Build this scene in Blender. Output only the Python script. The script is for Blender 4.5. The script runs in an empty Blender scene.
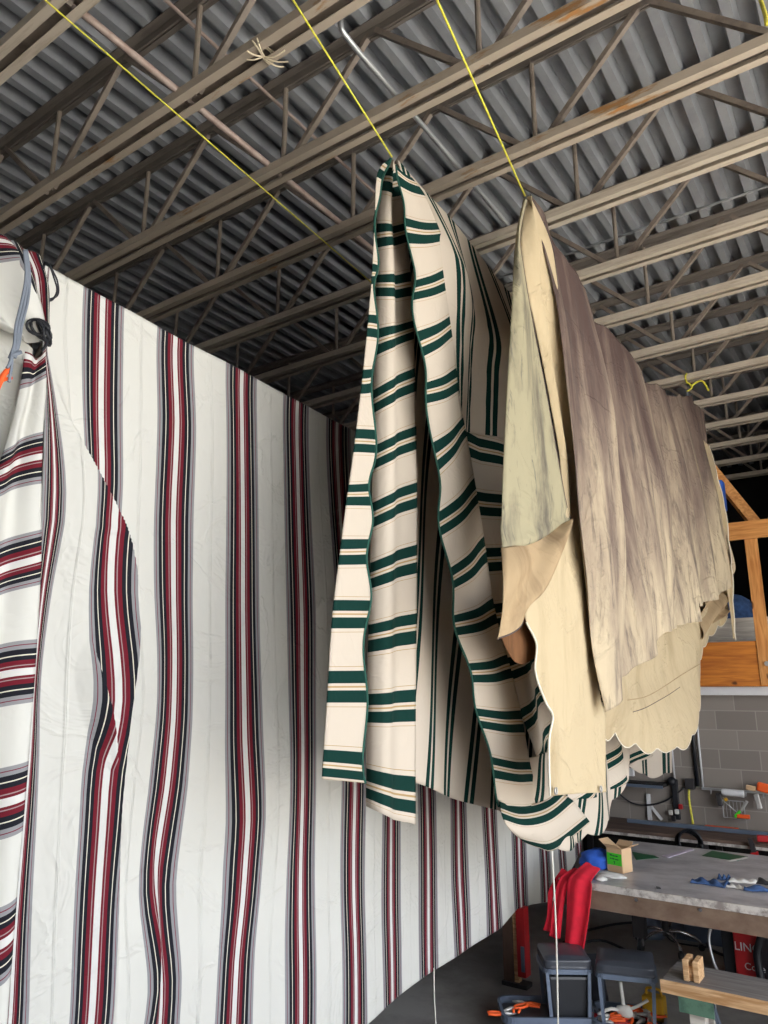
import bpy, bmesh, math, random
from mathutils import Vector, Matrix, noise
random.seed(7)
C = bpy.context.scene.collection
PI = math.pi
# ------------------------------------------------------------------ camera frame (X across the tarps, Y along them)
FPX, HOR, YAW, EYE = 740.0, 690.0, math.radians(34.8), 2.25
PITCH = math.atan((HOR - 512) / FPX)
CAM = Vector((0, 0, EYE))
def ray(px, py):
    u = (px - 384) / FPX; v = (512 - py) / FPX
    c, s = math.cos(PITCH), math.sin(PITCH)
    x, y, z = u, c - v * s, s + v * c
    return Vector((x * math.cos(YAW) - y * math.sin(YAW), x * math.sin(YAW) + y * math.cos(YAW), z))
def atX(px, py, X): r = ray(px, py); return CAM + r * (X / r.x)
def atY(px, py, Y): r = ray(px, py); return CAM + r * (Y / r.y)
def atZ(px, py, Z): r = ray(px, py); return CAM + r * ((Z - EYE) / r.z)

# ------------------------------------------------------------------ materials
def lin(c):
    return tuple((x / 12.92 if x <= .04045 else ((x + .055) / 1.055) ** 2.4) for x in c)
def rgb(r, g, b): return lin((r / 255, g / 255, b / 255)) + (1,)
def newmat(name):
    m = bpy.data.materials.new(name); m.use_nodes = True
    nt = m.node_tree; b = nt.nodes['Principled BSDF']
    return m, nt, b
def link(nt, a, b): nt.links.new(a, b)
def node(nt, t, **k):
    n = nt.nodes.new(t)
    for a, v in k.items(): setattr(n, a, v)
    return n
def noise_n(nt, scale, detail=3, co=None, stretch=None, rough=.5, dist=0.0):
    n = node(nt, 'ShaderNodeTexNoise'); n.inputs['Scale'].default_value = scale
    n.inputs['Detail'].default_value = detail; n.inputs['Roughness'].default_value = rough
    n.inputs['Distortion'].default_value = dist
    if co is None:
        co = node(nt, 'ShaderNodeTexCoord').outputs['Object']
    if stretch:
        mp = node(nt, 'ShaderNodeMapping'); mp.inputs['Scale'].default_value = stretch
        link(nt, co, mp.inputs['Vector']); co = mp.outputs['Vector']
    link(nt, co, n.inputs['Vector']); return n
def ramp(nt, fac, els, interp='LINEAR'):
    r = node(nt, 'ShaderNodeValToRGB'); r.color_ramp.interpolation = interp
    e = r.color_ramp.elements
    e[0].position = els[0][0]; e[0].color = els[0][1]
    e[1].position = els[1][0]; e[1].color = els[1][1]
    for p, c in els[2:]:
        x = e.new(p); x.color = c
    link(nt, fac, r.inputs['Fac']); return r
def mixc(nt, fac, a, b, mode='MIX'):
    m = node(nt, 'ShaderNodeMix', data_type='RGBA', blend_type=mode)
    for inp, v in ((m.inputs['Factor'], fac), (m.inputs[6], a), (m.inputs[7], b)):
        if hasattr(v, 'is_output') or isinstance(v, bpy.types.NodeSocket): link(nt, v, inp)
        else: inp.default_value = v
    return m.outputs[2]
def bump(nt, b, h, strength=.3, dist=.01, prev=None):
    n = node(nt, 'ShaderNodeBump'); n.inputs['Strength'].default_value = strength; n.inputs['Distance'].default_value = dist
    link(nt, h, n.inputs['Height'])
    if prev: link(nt, prev, n.inputs['Normal'])
    if b: link(nt, n.outputs['Normal'], b.inputs['Normal'])
    return n.outputs['Normal']
def plain(name, col, rough=.6, metal=0.0, var=.12, scale=6, bmp=0.0):
    m, nt, b = newmat(name)
    b.inputs['Roughness'].default_value = rough; b.inputs['Metallic'].default_value = metal
    n = noise_n(nt, scale, 4)
    lo = tuple(c * (1 - var) for c in col[:3]) + (1,); hi = tuple(min(1, c * (1 + var)) for c in col[:3]) + (1,)
    r = ramp(nt, n.outputs['Fac'], [(.3, lo), (.7, hi)])
    link(nt, r.outputs['Color'], b.inputs['Base Color'])
    if bmp: bump(nt, b, n.outputs['Fac'], bmp, .01)
    return m
def worn(name, col, col2, rough=.6, metal=0., scale=5, lo=.5, hi=.65, stretch=None, bmp=.1):
    m, nt, b = newmat(name)
    n = noise_n(nt, scale, 6, stretch=stretch, rough=.65)
    r = ramp(nt, n.outputs['Fac'], [(lo, col), (hi, col2)])
    link(nt, r.outputs['Color'], b.inputs['Base Color'])
    b.inputs['Roughness'].default_value = rough; b.inputs['Metallic'].default_value = metal
    bump(nt, b, n.outputs['Fac'], bmp, .005)
    return m
def wood(name, a, c, axis=0, scale=3, rough=.6, knots=True):
    m, nt, b = newmat(name)
    st = [14, 14, 14]; st[axis] = 1.2
    n = noise_n(nt, scale, 5, stretch=tuple(st), dist=.6)
    r = ramp(nt, n.outputs['Fac'], [(.35, c), (.65, a)])
    out = r.outputs['Color']
    if knots:
        st2 = [3, 3, 3]; st2[axis] = 1.5
        k = noise_n(nt, 3.2, 1, stretch=tuple(st2))
        kr = ramp(nt, k.outputs['Fac'], [(.27, (1, 1, 1, 1)), (.31, (0, 0, 0, 1))])
        out = mixc(nt, kr.outputs['Color'], out, tuple(x * .25 for x in c[:3]) + (1,))
    link(nt, out, b.inputs['Base Color']); b.inputs['Roughness'].default_value = rough
    bump(nt, b, n.outputs['Fac'], .15, .003)
    return m
def stripes(nt, pitch, off, prof, comp):
    uv = node(nt, 'ShaderNodeUVMap'); sp = node(nt, 'ShaderNodeSeparateXYZ'); link(nt, uv.outputs['UV'], sp.inputs[0])
    def mt(op, a, b=None):
        n = node(nt, 'ShaderNodeMath', operation=op)
        link(nt, a, n.inputs[0])
        if b is not None: n.inputs[1].default_value = b
        return n.outputs[0]
    x = mt('SUBTRACT', sp.outputs[comp], off); x = mt('DIVIDE', x, pitch); x = mt('ADD', x, 100.5)
    x = mt('FRACT', x); x = mt('SUBTRACT', x, .5); x = mt('ABSOLUTE', x); x = mt('MULTIPLY', x, 2.0)
    return ramp(nt, x, prof, 'CONSTANT').outputs['Color']
def cloth(name, colour_fn, trans=.22, wr=.35, weave=True, seam=None):
    """woven cloth: diffuse + some light through it, soft creases"""
    m, nt, b = newmat(name)
    col = colour_fn(nt)
    co = node(nt, 'ShaderNodeTexCoord').outputs['Object']
    b.inputs['Roughness'].default_value = .9
    if 'Specular IOR Level' in b.inputs: b.inputs['Specular IOR Level'].default_value = .15
    link(nt, col, b.inputs['Base Color'])
    n1 = noise_n(nt, 2.2, 4, co, rough=.55, dist=.7)
    a = node(nt, 'ShaderNodeMath', operation='SUBTRACT'); link(nt, n1.outputs['Fac'], a.inputs[0]); a.inputs[1].default_value = .5
    ab = node(nt, 'ShaderNodeMath', operation='ABSOLUTE'); link(nt, a.outputs[0], ab.inputs[0])
    rg = ramp(nt, ab.outputs[0], [(0, (1, 1, 1, 1)), (.035, (0, 0, 0, 1))])
    nrm = bump(nt, None, rg.outputs['Color'], wr * .7, .008)
    n2 = noise_n(nt, 5, 3, co, stretch=(1, 1, .6))
    nrm = bump(nt, None, n2.outputs['Fac'], wr, .03, nrm)
    if seam:
        uv = node(nt, 'ShaderNodeUVMap'); sp = node(nt, 'ShaderNodeSeparateXYZ'); link(nt, uv.outputs['UV'], sp.inputs[0])
        f = node(nt, 'ShaderNodeMath', operation='SUBTRACT'); link(nt, sp.outputs[0], f.inputs[0]); f.inputs[1].default_value = seam[1]
        d = node(nt, 'ShaderNodeMath', operation='DIVIDE'); link(nt, f.outputs[0], d.inputs[0]); d.inputs[1].default_value = seam[0]
        fr = node(nt, 'ShaderNodeMath', operation='FRACT'); link(nt, d.outputs[0], fr.inputs[0])
        sr = ramp(nt, fr.outputs[0], [(0, (0, 0, 0, 1)), (.475, (0, 0, 0, 1)), (.497, (1, 1, 1, 1)), (.503, (.2, .2, .2, 1)), (.51, (1, 1, 1, 1)), (.53, (0, 0, 0, 1))])
        pk = noise_n(nt, 9, 1, co, stretch=(1, .3, 1.6))
        ml = node(nt, 'ShaderNodeMath', operation='MULTIPLY'); link(nt, sr.outputs['Color'], ml.inputs[0]); link(nt, pk.outputs['Fac'], ml.inputs[1])
        nrm = bump(nt, None, ml.outputs[0], .45, .02, nrm)
    link(nt, nrm, b.inputs['Normal'])
    out = nt.nodes['Material Output']
    t = node(nt, 'ShaderNodeBsdfTranslucent'); link(nt, col, t.inputs['Color']); link(nt, nrm, t.inputs['Normal'])
    mx = node(nt, 'ShaderNodeMixShader'); mx.inputs[0].default_value = trans
    link(nt, b.outputs[0], mx.inputs[1]); link(nt, t.outputs[0], mx.inputs[2]); link(nt, mx.outputs[0], out.inputs['Surface'])
    return m

WHITE = rgb(216, 215, 208); RED = rgb(112, 32, 44); GREYP = rgb(160, 142, 142); BLACK = rgb(34, 35, 42)
CREAMT = rgb(226, 220, 202); GREY = rgb(148, 148, 150)
PROF_RED = [(0, rgb(218, 218, 214)), (.06, RED), (.103, GREYP), (.122, RED), (.205, BLACK), (.285, CREAMT), (.303, BLACK), (.39, GREY), (.45, rgb(122, 46, 64)), (.468, GREY), (.53, WHITE)]
GREEN = rgb(18, 54, 48); CRM = rgb(210, 198, 182); TAN = rgb(178, 150, 104)
def prof_pair(base): return [(0, base), (.07, GREEN), (.36, base), (.9999, base)]
def prof_green(base): return [(0, TAN), (.022, base), (.09, GREEN), (.42, base), (.52, TAN), (.538, base), (.9999, base)]
def m_white_u(nt): return stripes(nt, .45, 2.78, PROF_RED, 0)
def m_white_v(nt): return stripes(nt, .38, 0.0, PROF_RED, 1)
M = {}
M['awn_red_u'] = cloth('red and black striped cloth', m_white_u, .15, .75, seam=(.45, 2.78))
M['awn_red_v'] = cloth('red and black cross striped cloth', m_white_v, .15, .3)
M['awn_green_u'] = cloth('green striped cloth', lambda nt: stripes(nt, .26, 0., prof_pair(CRM), 0), .2, .25)
M['awn_green_v'] = cloth('green cross striped cloth', lambda nt: stripes(nt, .37, 0., prof_green(CRM), 1), .2, .25)
def stained(base, stain, st, lo, hi, sc=1.6, second=None):
    def f(nt):
        co = node(nt, 'ShaderNodeTexCoord').outputs['Object']
        n = noise_n(nt, sc, 7, co, stretch=st, rough=.62, dist=.35)
        r = ramp(nt, n.outputs['Fac'], [(lo, base), (hi, stain)])
        c = r.outputs['Color']
        if second:
            n2 = noise_n(nt, 7, 6, co, stretch=second[1], rough=.7, dist=.8)
            r2 = ramp(nt, n2.outputs['Fac'], [(.56, (0, 0, 0, 1)), (.70, (1, 1, 1, 1))])
            c = mixc(nt, r2.outputs['Color'], c, second[0])
        return c
    return f
def mildew(nt):
    # grey-violet staining that fades towards the lower hem and towards the far end (a mark in the cloth)
    uv = node(nt, 'ShaderNodeUVMap'); sp = node(nt, 'ShaderNodeSeparateXYZ'); link(nt, uv.outputs['UV'], sp.inputs[0])
    co = node(nt, 'ShaderNodeTexCoord').outputs['Object']
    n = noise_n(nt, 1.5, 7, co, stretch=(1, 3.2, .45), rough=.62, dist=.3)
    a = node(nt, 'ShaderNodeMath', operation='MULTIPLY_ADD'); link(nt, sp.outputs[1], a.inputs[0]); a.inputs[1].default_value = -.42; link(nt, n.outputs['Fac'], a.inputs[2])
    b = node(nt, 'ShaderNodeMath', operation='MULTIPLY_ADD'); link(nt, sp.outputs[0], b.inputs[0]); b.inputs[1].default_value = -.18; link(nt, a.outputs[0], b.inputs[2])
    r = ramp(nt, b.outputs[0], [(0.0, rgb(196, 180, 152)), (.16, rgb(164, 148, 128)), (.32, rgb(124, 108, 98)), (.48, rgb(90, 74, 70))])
    n2 = noise_n(nt, 5, 7, co, stretch=(1, 3.4, .55), rough=.72, dist=.5)
    r2 = ramp(nt, n2.outputs['Fac'], [(.5, (0, 0, 0, 1)), (.72, (1, 1, 1, 1))])
    return mixc(nt, r2.outputs['Color'], r.outputs['Color'], rgb(92, 82, 78))
M['mildew'] = cloth('mildew stained canvas', mildew, .10, 1.0)
M['sage'] = cloth('pale sage canvas', stained(rgb(168, 160, 132), rgb(106, 100, 90), (1, 2, .8), .50, .70, 1.8, (rgb(104, 102, 94), (1, 3, .6))), .15, .7)
M['cream'] = cloth('cream canvas', stained(rgb(206, 188, 154), rgb(170, 150, 116), (1, 2, .5), .50, .8, 1.5, None), .2, .9)
M['tan'] = cloth('tan canvas', stained(rgb(184, 160, 126), rgb(136, 112, 84), (1, 2, .6), .52, .75, 2, None), .2, .5)
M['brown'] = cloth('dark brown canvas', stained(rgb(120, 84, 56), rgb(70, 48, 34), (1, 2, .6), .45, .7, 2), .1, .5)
M['green_trim'] = plain('green binding tape', rgb(20, 74, 62), .8)
M['white_trim'] = plain('white piping', rgb(225, 218, 200), .7)
M['dark_trim'] = plain('dark piping', rgb(80, 66, 62), .7)
M['deck'] = worn('painted steel deck', rgb(160, 163, 166), rgb(150, 153, 157), .36, .15, 3, .45, .6, bmp=.0)
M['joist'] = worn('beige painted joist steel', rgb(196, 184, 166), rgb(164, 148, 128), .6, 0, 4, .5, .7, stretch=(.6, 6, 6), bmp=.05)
def rusty():
    m, nt, b = newmat('rust patched joist steel')
    n = noise_n(nt, 1.1, 6, stretch=(1.2, 5, 5), rough=.7)
    r = ramp(nt, n.outputs['Fac'], [(.0, rgb(188, 176, 160)), (.60, rgb(176, 162, 144)), (.66, rgb(156, 118, 76)), (.72, rgb(172, 116, 62))])
    link(nt, r.outputs['Color'], b.inputs['Base Color']); b.inputs['Roughness'].default_value = .6
    return m
M['joist_rust'] = rusty()
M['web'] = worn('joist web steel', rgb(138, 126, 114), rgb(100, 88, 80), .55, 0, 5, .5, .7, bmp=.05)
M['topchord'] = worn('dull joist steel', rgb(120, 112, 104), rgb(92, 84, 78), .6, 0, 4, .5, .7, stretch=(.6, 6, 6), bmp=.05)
M['galv'] = plain('galvanised pipe', rgb(196, 198, 200), .35, .7)
M['oldpipe'] = worn('scuffed pipe', rgb(172, 154, 144), rgb(146, 122, 112), .5, .1, 8, .45, .7)
M['yellow'] = plain('yellow rope', rgb(222, 212, 76), .8, var=.2, scale=60)
M['twine'] = plain('cream twine', rgb(214, 200, 172), .8)
M['white_string'] = plain('white string', rgb(225, 222, 210), .8)
M['cord_black'] = plain('black cord', rgb(26, 28, 34), .5)
M['cord_grey'] = plain('grey cord', rgb(120, 128, 140), .6)
M['black'] = plain('black plastic', rgb(38, 40, 44), .4)
M['black_pad'] = plain('black vinyl', rgb(58, 62, 70), .36, bmp=.05)
M['bluegrey'] = plain('blue grey painted steel', rgb(96, 108, 126), .4)
M['floor'] = worn('dusty concrete', rgb(150, 147, 143), rgb(120, 117, 114), .7, 0, 1.6, .42, .62, bmp=.1)
M['out'] = plain('sunlit paving', rgb(200, 196, 188), .9)
M['steel_top'] = worn('scratched steel table top', rgb(186, 184, 186), rgb(136, 134, 138), .40, .15, 3, .42, .70, stretch=(1, 1.6, 1), bmp=.03)
M['bevelled'] = worn('bright worn steel edge', rgb(205, 200, 194), rgb(140, 132, 128), .5, .2, 14, .45, .62)
M['rust_edge'] = worn('rusty table rail', rgb(128, 108, 92), rgb(100, 78, 64), .65, .1, 5, .4, .7, stretch=(1, 1.5, 1.5))
M['dark_steel'] = plain('dark steel', rgb(62, 60, 62), .5, .4)
M['brown_steel'] = worn('brown stained post', rgb(92, 70, 58), rgb(66, 52, 46), .6, .1, 5)
M['red_paint'] = plain('red paint', rgb(178, 34, 38), .4)
M['red_cloth'] = plain('red cloth', rgb(214, 28, 52), .9, scale=14, bmp=.3)
M['blue_cloth'] = plain('blue cloth', rgb(44, 92, 190), .85, scale=9, var=.3, bmp=.4)
M['white_cloth'] = plain('white rag', rgb(214, 212, 206), .9, scale=12, bmp=.3)
M['denim'] = plain('denim', rgb(56, 84, 128), .9, scale=20, var=.3, bmp=.2)
M['card'] = plain('cardboard', rgb(206, 174, 136), .85, scale=8, var=.06)
M['card_side'] = M['card']
M['lime'] = plain('lime green label', rgb(72, 210, 44), .6, var=.05)
M['dkgreen'] = plain('dark green sheet', rgb(16, 84, 48), .5)
M['lilac'] = plain('pale lilac strip', rgb(190, 180, 196), .5)
M['orange'] = plain('orange plastic', rgb(240, 96, 36), .5)
M['orange_cloth'] = M['orange']
M['yellow_plastic'] = plain('mustard plastic', rgb(196, 150, 28), .5)
M['chrome'] = plain('chrome', rgb(205, 205, 210), .18, 1.0)
M['silver'] = plain('silver tool metal', rgb(190, 188, 184), .4, .5)
M['ply'] = wood('orange plywood', rgb(206, 128, 46), rgb(168, 92, 28), 0, 2.2)
M['pine'] = wood('orange pine', rgb(222, 160, 92), rgb(188, 120, 58), 0, 2.5)
M['pine_v'] = wood('orange pine upright', rgb(222, 160, 92), rgb(188, 120, 58), 2, 2.5)
M['oldwood'] = wood('weathered plank', rgb(128, 124, 122), rgb(98, 94, 92), 0, 3, .7, False)
M['rawwood'] = wood('raw wood', rgb(214, 178, 136), rgb(170, 128, 84), 0, 4, .7, False)
M['palewood'] = wood('pale grey boards', rgb(206, 200, 190), rgb(176, 168, 158), 0, 3, .7, False)
M['benchwood'] = wood('dark bench board', rgb(112, 92, 80), rgb(78, 62, 54), 0, 2, .7, False)
M['white_paint'] = plain('white paint', rgb(214, 214, 216), .5, var=.04)
M['green_paint'] = worn('worn green paint', rgb(86, 120, 100), rgb(64, 92, 78), .6, 0, 9)
M['greystucco'] = plain('grey plaster', rgb(70, 70, 72), .9)
M['darkwall'] = plain('dark painted boards', rgb(34, 33, 33), .9)
def block_mat():
    m, nt, b = newmat('grey concrete block')
    co = node(nt, 'ShaderNodeTexCoord').outputs['Object']
    mp = node(nt, 'ShaderNodeMapping'); mp.inputs['Rotation'].default_value = (PI / 2, 0, 0); link(nt, co, mp.inputs['Vector'])
    br = node(nt, 'ShaderNodeTexBrick'); link(nt, mp.outputs[0], br.inputs['Vector'])
    br.inputs['Scale'].default_value = 1; br.inputs['Brick Width'].default_value = .405; br.inputs['Row Height'].default_value = .203
    br.inputs['Mortar Size'].default_value = .006; br.inputs['Mortar Smooth'].default_value = .3; br.inputs['Bias'].default_value = 0
    br.inputs['Color1'].default_value = rgb(140, 132, 125); br.inputs['Color2'].default_value = rgb(126, 118, 112); br.inputs['Mortar'].default_value = rgb(152, 145, 138)
    n = noise_n(nt, 30, 5, co)
    c = mixc(nt, .12, br.outputs['Color'], n.outputs['Fac'], 'OVERLAY') if False else br.outputs['Color']
    link(nt, c, b.inputs['Base Color']); b.inputs['Roughness'].default_value = .85
    n2 = bump(nt, None, br.outputs['Fac'], -.6, .006); bump(nt, b, n.outputs['Fac'], .12, .004, n2)
    return m
M['block'] = block_mat()

# ------------------------------------------------------------------ mesh helpers
def obj(name, bm, mat, parent=None, smooth=False, bevel=0):
    me = bpy.data.meshes.new(name); bm.normal_update(); bm.to_mesh(me); bm.free()
    o = bpy.data.objects.new(name, me); C.objects.link(o)
    if mat: me.materials.append(mat)
    if parent: o.parent = parent; o.matrix_parent_inverse = Matrix.Identity(4); 
    if parent: # parent may stand anywhere: keep world coordinates
        o.location = -wloc(parent) if not parent.rotation_euler.z else o.location
    if smooth:
        for p in me.polygons: p.use_smooth = True
    if bevel:
        b = o.modifiers.new('bevel', 'BEVEL'); b.width = bevel; b.segments = 2; b.limit_method = 'ANGLE'
    return o
def wloc(o):
    v = Vector(o.location)
    while o.parent: o = o.parent; v += Vector(o.location)
    return v
def tag(o, label, cat, group=None):
    o['label'] = label; o['category'] = cat
    if group: o['group'] = group
    return o
def thing(name, loc, label, cat, group=None):
    o = bpy.data.objects.new(name, None); C.objects.link(o); o.location = loc; o.empty_display_size = .1
    return tag(o, label, cat, group)
def struct(name, bm, mat): o = obj(name, bm, mat); o['kind'] = 'structure'; return o
def box(bm, a, b):
    a, b = [min(p, q) for p, q in zip(a, b)], [max(p, q) for p, q in zip(a, b)]
    v = [bm.verts.new((x, y, z)) for x in (a[0], b[0]) for y in (a[1], b[1]) for z in (a[2], b[2])]
    for f in ((0, 1, 3, 2), (4, 6, 7, 5), (0, 4, 5, 1), (2, 3, 7, 6), (0, 2, 6, 4), (1, 5, 7, 3)): bm.faces.new([v[i] for i in f])
    return v
def B(a, b): bm = bmesh.new(); box(bm, a, b); return bm
def obox(bm, p, q, w, h, up=Vector((0, 0, 1))):
    """box beam from p to q, w wide, h deep"""
    p, q = Vector(p), Vector(q); d = (q - p).normalized(); s = d.cross(up)
    if s.length < 1e-4: s = d.cross(Vector((0, 1, 0)))
    s.normalize(); t = s.cross(d)
    v = [bm.verts.new(e + s * (w / 2 * i) + t * (h / 2 * j)) for e in (p, q) for i, j in ((-1, -1), (1, -1), (1, 1), (-1, 1))]
    for f in ((0, 1, 2, 3), (7, 6, 5, 4), (0, 4, 5, 1), (1, 5, 6, 2), (2, 6, 7, 3), (3, 7, 4, 0)): bm.faces.new([v[i] for i in f])
def OB(p, q, w, h, up=Vector((0, 0, 1))): bm = bmesh.new(); obox(bm, p, q, w, h, up); bmesh.ops.recalc_face_normals(bm, faces=bm.faces); return bm
def tube(bm, pts, r, n=8, cap=True):
    pts = [Vector(p) for p in pts]; rings = []
    ref = None
    for i, p in enumerate(pts):
        d = (pts[min(i + 1, len(pts) - 1)] - pts[max(i - 1, 0)])
        if d.length < 1e-9: d = Vector((0, 0, 1))
        d.normalize()
        if ref is None: ref = d.orthogonal().normalized()
        s = (ref - d * ref.dot(d))
        if s.length < 1e-5: s = d.orthogonal()
        s.normalize(); ref = s; t = d.cross(s)
        rr = r[i] if isinstance(r, (list, tuple)) else r
        rings.append([bm.verts.new(p + s * rr * math.cos(2 * PI * k / n) + t * rr * math.sin(2 * PI * k / n)) for k in range(n)])
    for a, b in zip(rings, rings[1:]):
        for k in range(n): bm.faces.new((a[k], a[(k + 1) % n], b[(k + 1) % n], b[k]))
    if cap:
        bm.faces.new(rings[0][::-1]); bm.faces.new(rings[-1])
def T(pts, r, n=8): bm = bmesh.new(); tube(bm, pts, r, n); return bm
def smoothpath(pts, k=6):
    pts = [Vector(p) for p in pts]; out = []
    for i in range(len(pts) - 1):
        p0, p1, p2, p3 = pts[max(i - 1, 0)], pts[i], pts[i + 1], pts[min(i + 2, len(pts) - 1)]
        for j in range(k):
            t = j / k
            out.append(.5 * ((2 * p1) + (p2 - p0) * t + (2 * p0 - 5 * p1 + 4 * p2 - p3) * t * t + (3 * p1 - p0 - 3 * p2 + p3) * t ** 3))
    out.append(pts[-1]); return out
def lathe(bm, c, prof, n=20):
    rings = [[bm.verts.new((c[0] + r * math.cos(2 * PI * k / n), c[1] + r * math.sin(2 * PI * k / n), c[2] + z)) for k in range(n)] for r, z in prof]
    for a, b in zip(rings, rings[1:]):
        for k in range(n): bm.faces.new((a[k], a[(k + 1) % n], b[(k + 1) % n], b[k]))
    bm.faces.new(rings[0][::-1]); bm.faces.new(rings[-1])
def resample(pl, n, smooth=True):
    if smooth and len(pl) > 2: pl = smoothpath(pl, 8)
    L = [0]
    for a, b in zip(pl, pl[1:]): L.append(L[-1] + (b - a).length)
    out = []; j = 0
    for i in range(n + 1):
        s = L[-1] * i / n
        while j < len(L) - 2 and L[j + 1] < s: j += 1
        f = (s - L[j]) / max(1e-9, L[j + 1] - L[j]); out.append(pl[j].lerp(pl[j + 1], min(1, max(0, f))))
    return out
def vmap(ys, pitch, y):
    if y <= ys[0]: return (y - ys[0]) / (ys[1] - ys[0]) * pitch
    for k in range(len(ys) - 1):
        if y <= ys[k + 1] or k == len(ys) - 2: return (k + (y - ys[k]) / (ys[k + 1] - ys[k])) * pitch
def sheet(name, rows, X, mat, parent=None, nu=24, nv=60, us=None, vs=None, uvf=None, disp=None, smooth_rows=True, thick=.004, ymax=8.55):
    """cloth lofted through rows of points given by where they are seen and how far across (X) they hang.
    uv: us (left, right) or per-row pairs, vs (first, last) or per-row; uvf(p,a,b) overrides"""
    R = []
    for k, row in enumerate(rows):
        xr = X[k] if isinstance(X, (list, tuple)) else X
        R.append(resample([p if isinstance(p, Vector) else atX(p[0], p[1], p[2] if len(p) > 2 else xr) for p in row], nu, smooth_rows))
    def cr(c, t):
        m = len(c) - 1; s = t * m; i = min(int(s), m - 1); f = s - i
        p0, p1, p2, p3 = c[max(i - 1, 0)], c[i], c[i + 1], c[min(i + 2, m)]
        return .5 * ((2 * p1) + (p2 - p0) * f + (2 * p0 - 5 * p1 + 4 * p2 - p3) * f * f + (3 * p1 - p0 - 3 * p2 + p3) * f ** 3)
    cols = [[R[k][i] for k in range(len(R))] for i in range(nu + 1)]
    bm = bmesh.new(); G = []; uvd = {}
    for j in range(nv + 1):
        a = j / nv; line = []
        for i in range(nu + 1):
            b = i / nu; p = cr(cols[i], a)
            if disp: p = p + Vector(disp(p, a, b))
            if ymax and p.y > ymax: p = CAM + (p - CAM) * (ymax / p.y)
            v = bm.verts.new(p); line.append(v)
            if uvf: uvd[v] = uvf(p, a, b)
            else:
                def seq(s, t):
                    if len(s) == 1: return s[0]
                    m = len(s) - 1; q = t * m; k = min(int(q), m - 1); return s[k] + (s[k + 1] - s[k]) * (q - k)
                if us is None: u = p.y
                elif isinstance(us[0], (list, tuple)): u = seq([x[0] for x in us], a) * (1 - b) + seq([x[1] for x in us], a) * b
                else: u = seq(us, b)
                vv = p.z if vs is None else (seq(vs, a))
                uvd[v] = (u, vv)
        G.append(line)
    lay = bm.loops.layers.uv.new('UVMap')
    for j in range(nv):
        for i in range(nu):
            f = bm.faces.new((G[j][i], G[j + 1][i], G[j + 1][i + 1], G[j][i + 1]))
            for l in f.loops: l[lay].uv = uvd[l.vert]
    P = [[v.co.copy() for v in r] for r in G]
    o = obj(name, bm, mat, parent, smooth=True)
    s = o.modifiers.new('thickness', 'SOLIDIFY'); s.thickness = thick; s.offset = 0
    return o, P
def binding(name, pts, r, mat, parent):
    return obj(name, T(pts, r, 6), mat, parent, smooth=True)

# ------------------------------------------------------------------ setting
XL, XR, YF, YB, YE = -9.0, 3.4, -2.2, 9.0, 14.5
Z0 = 5.55; DEP = .726; ZD = Z0 + DEP
bm = bmesh.new(); box(bm, (XL, YF, -.1), (XR, YE, 0)); struct('floor', bm, M['floor'])
bm = bmesh.new(); box(bm, (-40, -40, -.16), (XL, 40, -.06)); box(bm, (XR, -40, -.16), (40, 40, -.06)); box(bm, (XL, -40, -.16), (XR, YF, -.06)); box(bm, (XL, YE, -.16), (XR, 40, -.06))
struct('ground_outside', bm, M['out'])
# ribbed deck
bm = bmesh.new(); pitch = .1866; x = XL - .1; prof = []
x0 = .7 % pitch
while x < XR + .3:
    prof += [(x, ZD + .10), (x + .086, ZD + .10), (x + .106, ZD), (x + .166, ZD), ]
    x += pitch
lo = [[bm.verts.new((px, y, pz)) for px, pz in prof] for y in (YF - .6, YE)]
for i in range(len(prof) - 1): bm.faces.new((lo[0][i], lo[0][i + 1], lo[1][i + 1], lo[1][i]))
up = [bm.verts.new((px, y, ZD + .2)) for y in (YF - .6, YE) for px in (prof[0][0], prof[-1][0])]
bm.faces.new((up[0], up[2], up[3], up[1]))
bm.faces.new([up[0]] + [up[1]] + lo[0][::-1]); bm.faces.new([up[2]] + lo[1] + [up[3]])
bm.faces.new((up[0], lo[0][0], lo[1][0], up[2])); bm.faces.new((up[1], up[3], lo[1][-1], lo[0][-1]))
struct('ceiling', bm, M['deck'])
bm = bmesh.new(); box(bm, (XL - .2, YF, 0), (XL, YE, ZD)); struct('wall_left', bm, M['greystucco'])
# right wall carries the open daylight doorway; front wall closed to darken tarp gap
bm = bmesh.new(); OPY0, OPY1, OPZ = -2.0, 6.2, 5.0
box(bm, (XR, YF, 0), (XR + .2, OPY0, ZD)); box(bm, (XR, OPY1, 0), (XR + .2, YE, ZD)); box(bm, (XR, OPY0, OPZ), (XR + .2, OPY1, ZD))
struct('wall_right', bm, M['greystucco'])
bm = bmesh.new(); box(bm, (XL, YF - .2, 0), (XR, YF, ZD))
struct('wall_front', bm, M['greystucco'])
bm = bmesh.new(); box(bm, (.42, 8.74, 0), (XR, 8.86, ZD)); struct('wall_light_block', bm, M['greystucco'])  # unseen wall added to keep light off the mezzanine roof
bm = bmesh.new(); box(bm, (XL, YB, 0), (XR, YB + .2, 2.2)); struct('wall_back', bm, M['block'])
bm = bmesh.new(); box(bm, (XL - .3, YE, 0), (XR + .3, YE + .2, ZD + .5)); struct('wall_far', bm, M['darkwall'])
bm = bmesh.new(); box(bm, (XL, YB - .02, 2.2), (XR, YE, 2.36)); o = struct('trim_3', bm, M['darkwall']); o.name = 'mezzanine_floor'
bm = bmesh.new(); box(bm, (XL, YB - .10, 2.2), (XR, YB - .02, 2.285)); box(bm, (XL, YB - .125, 2.195), (XR, YB - .10, 2.235)); struct('trim_1', bm, M['white_paint'])

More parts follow.
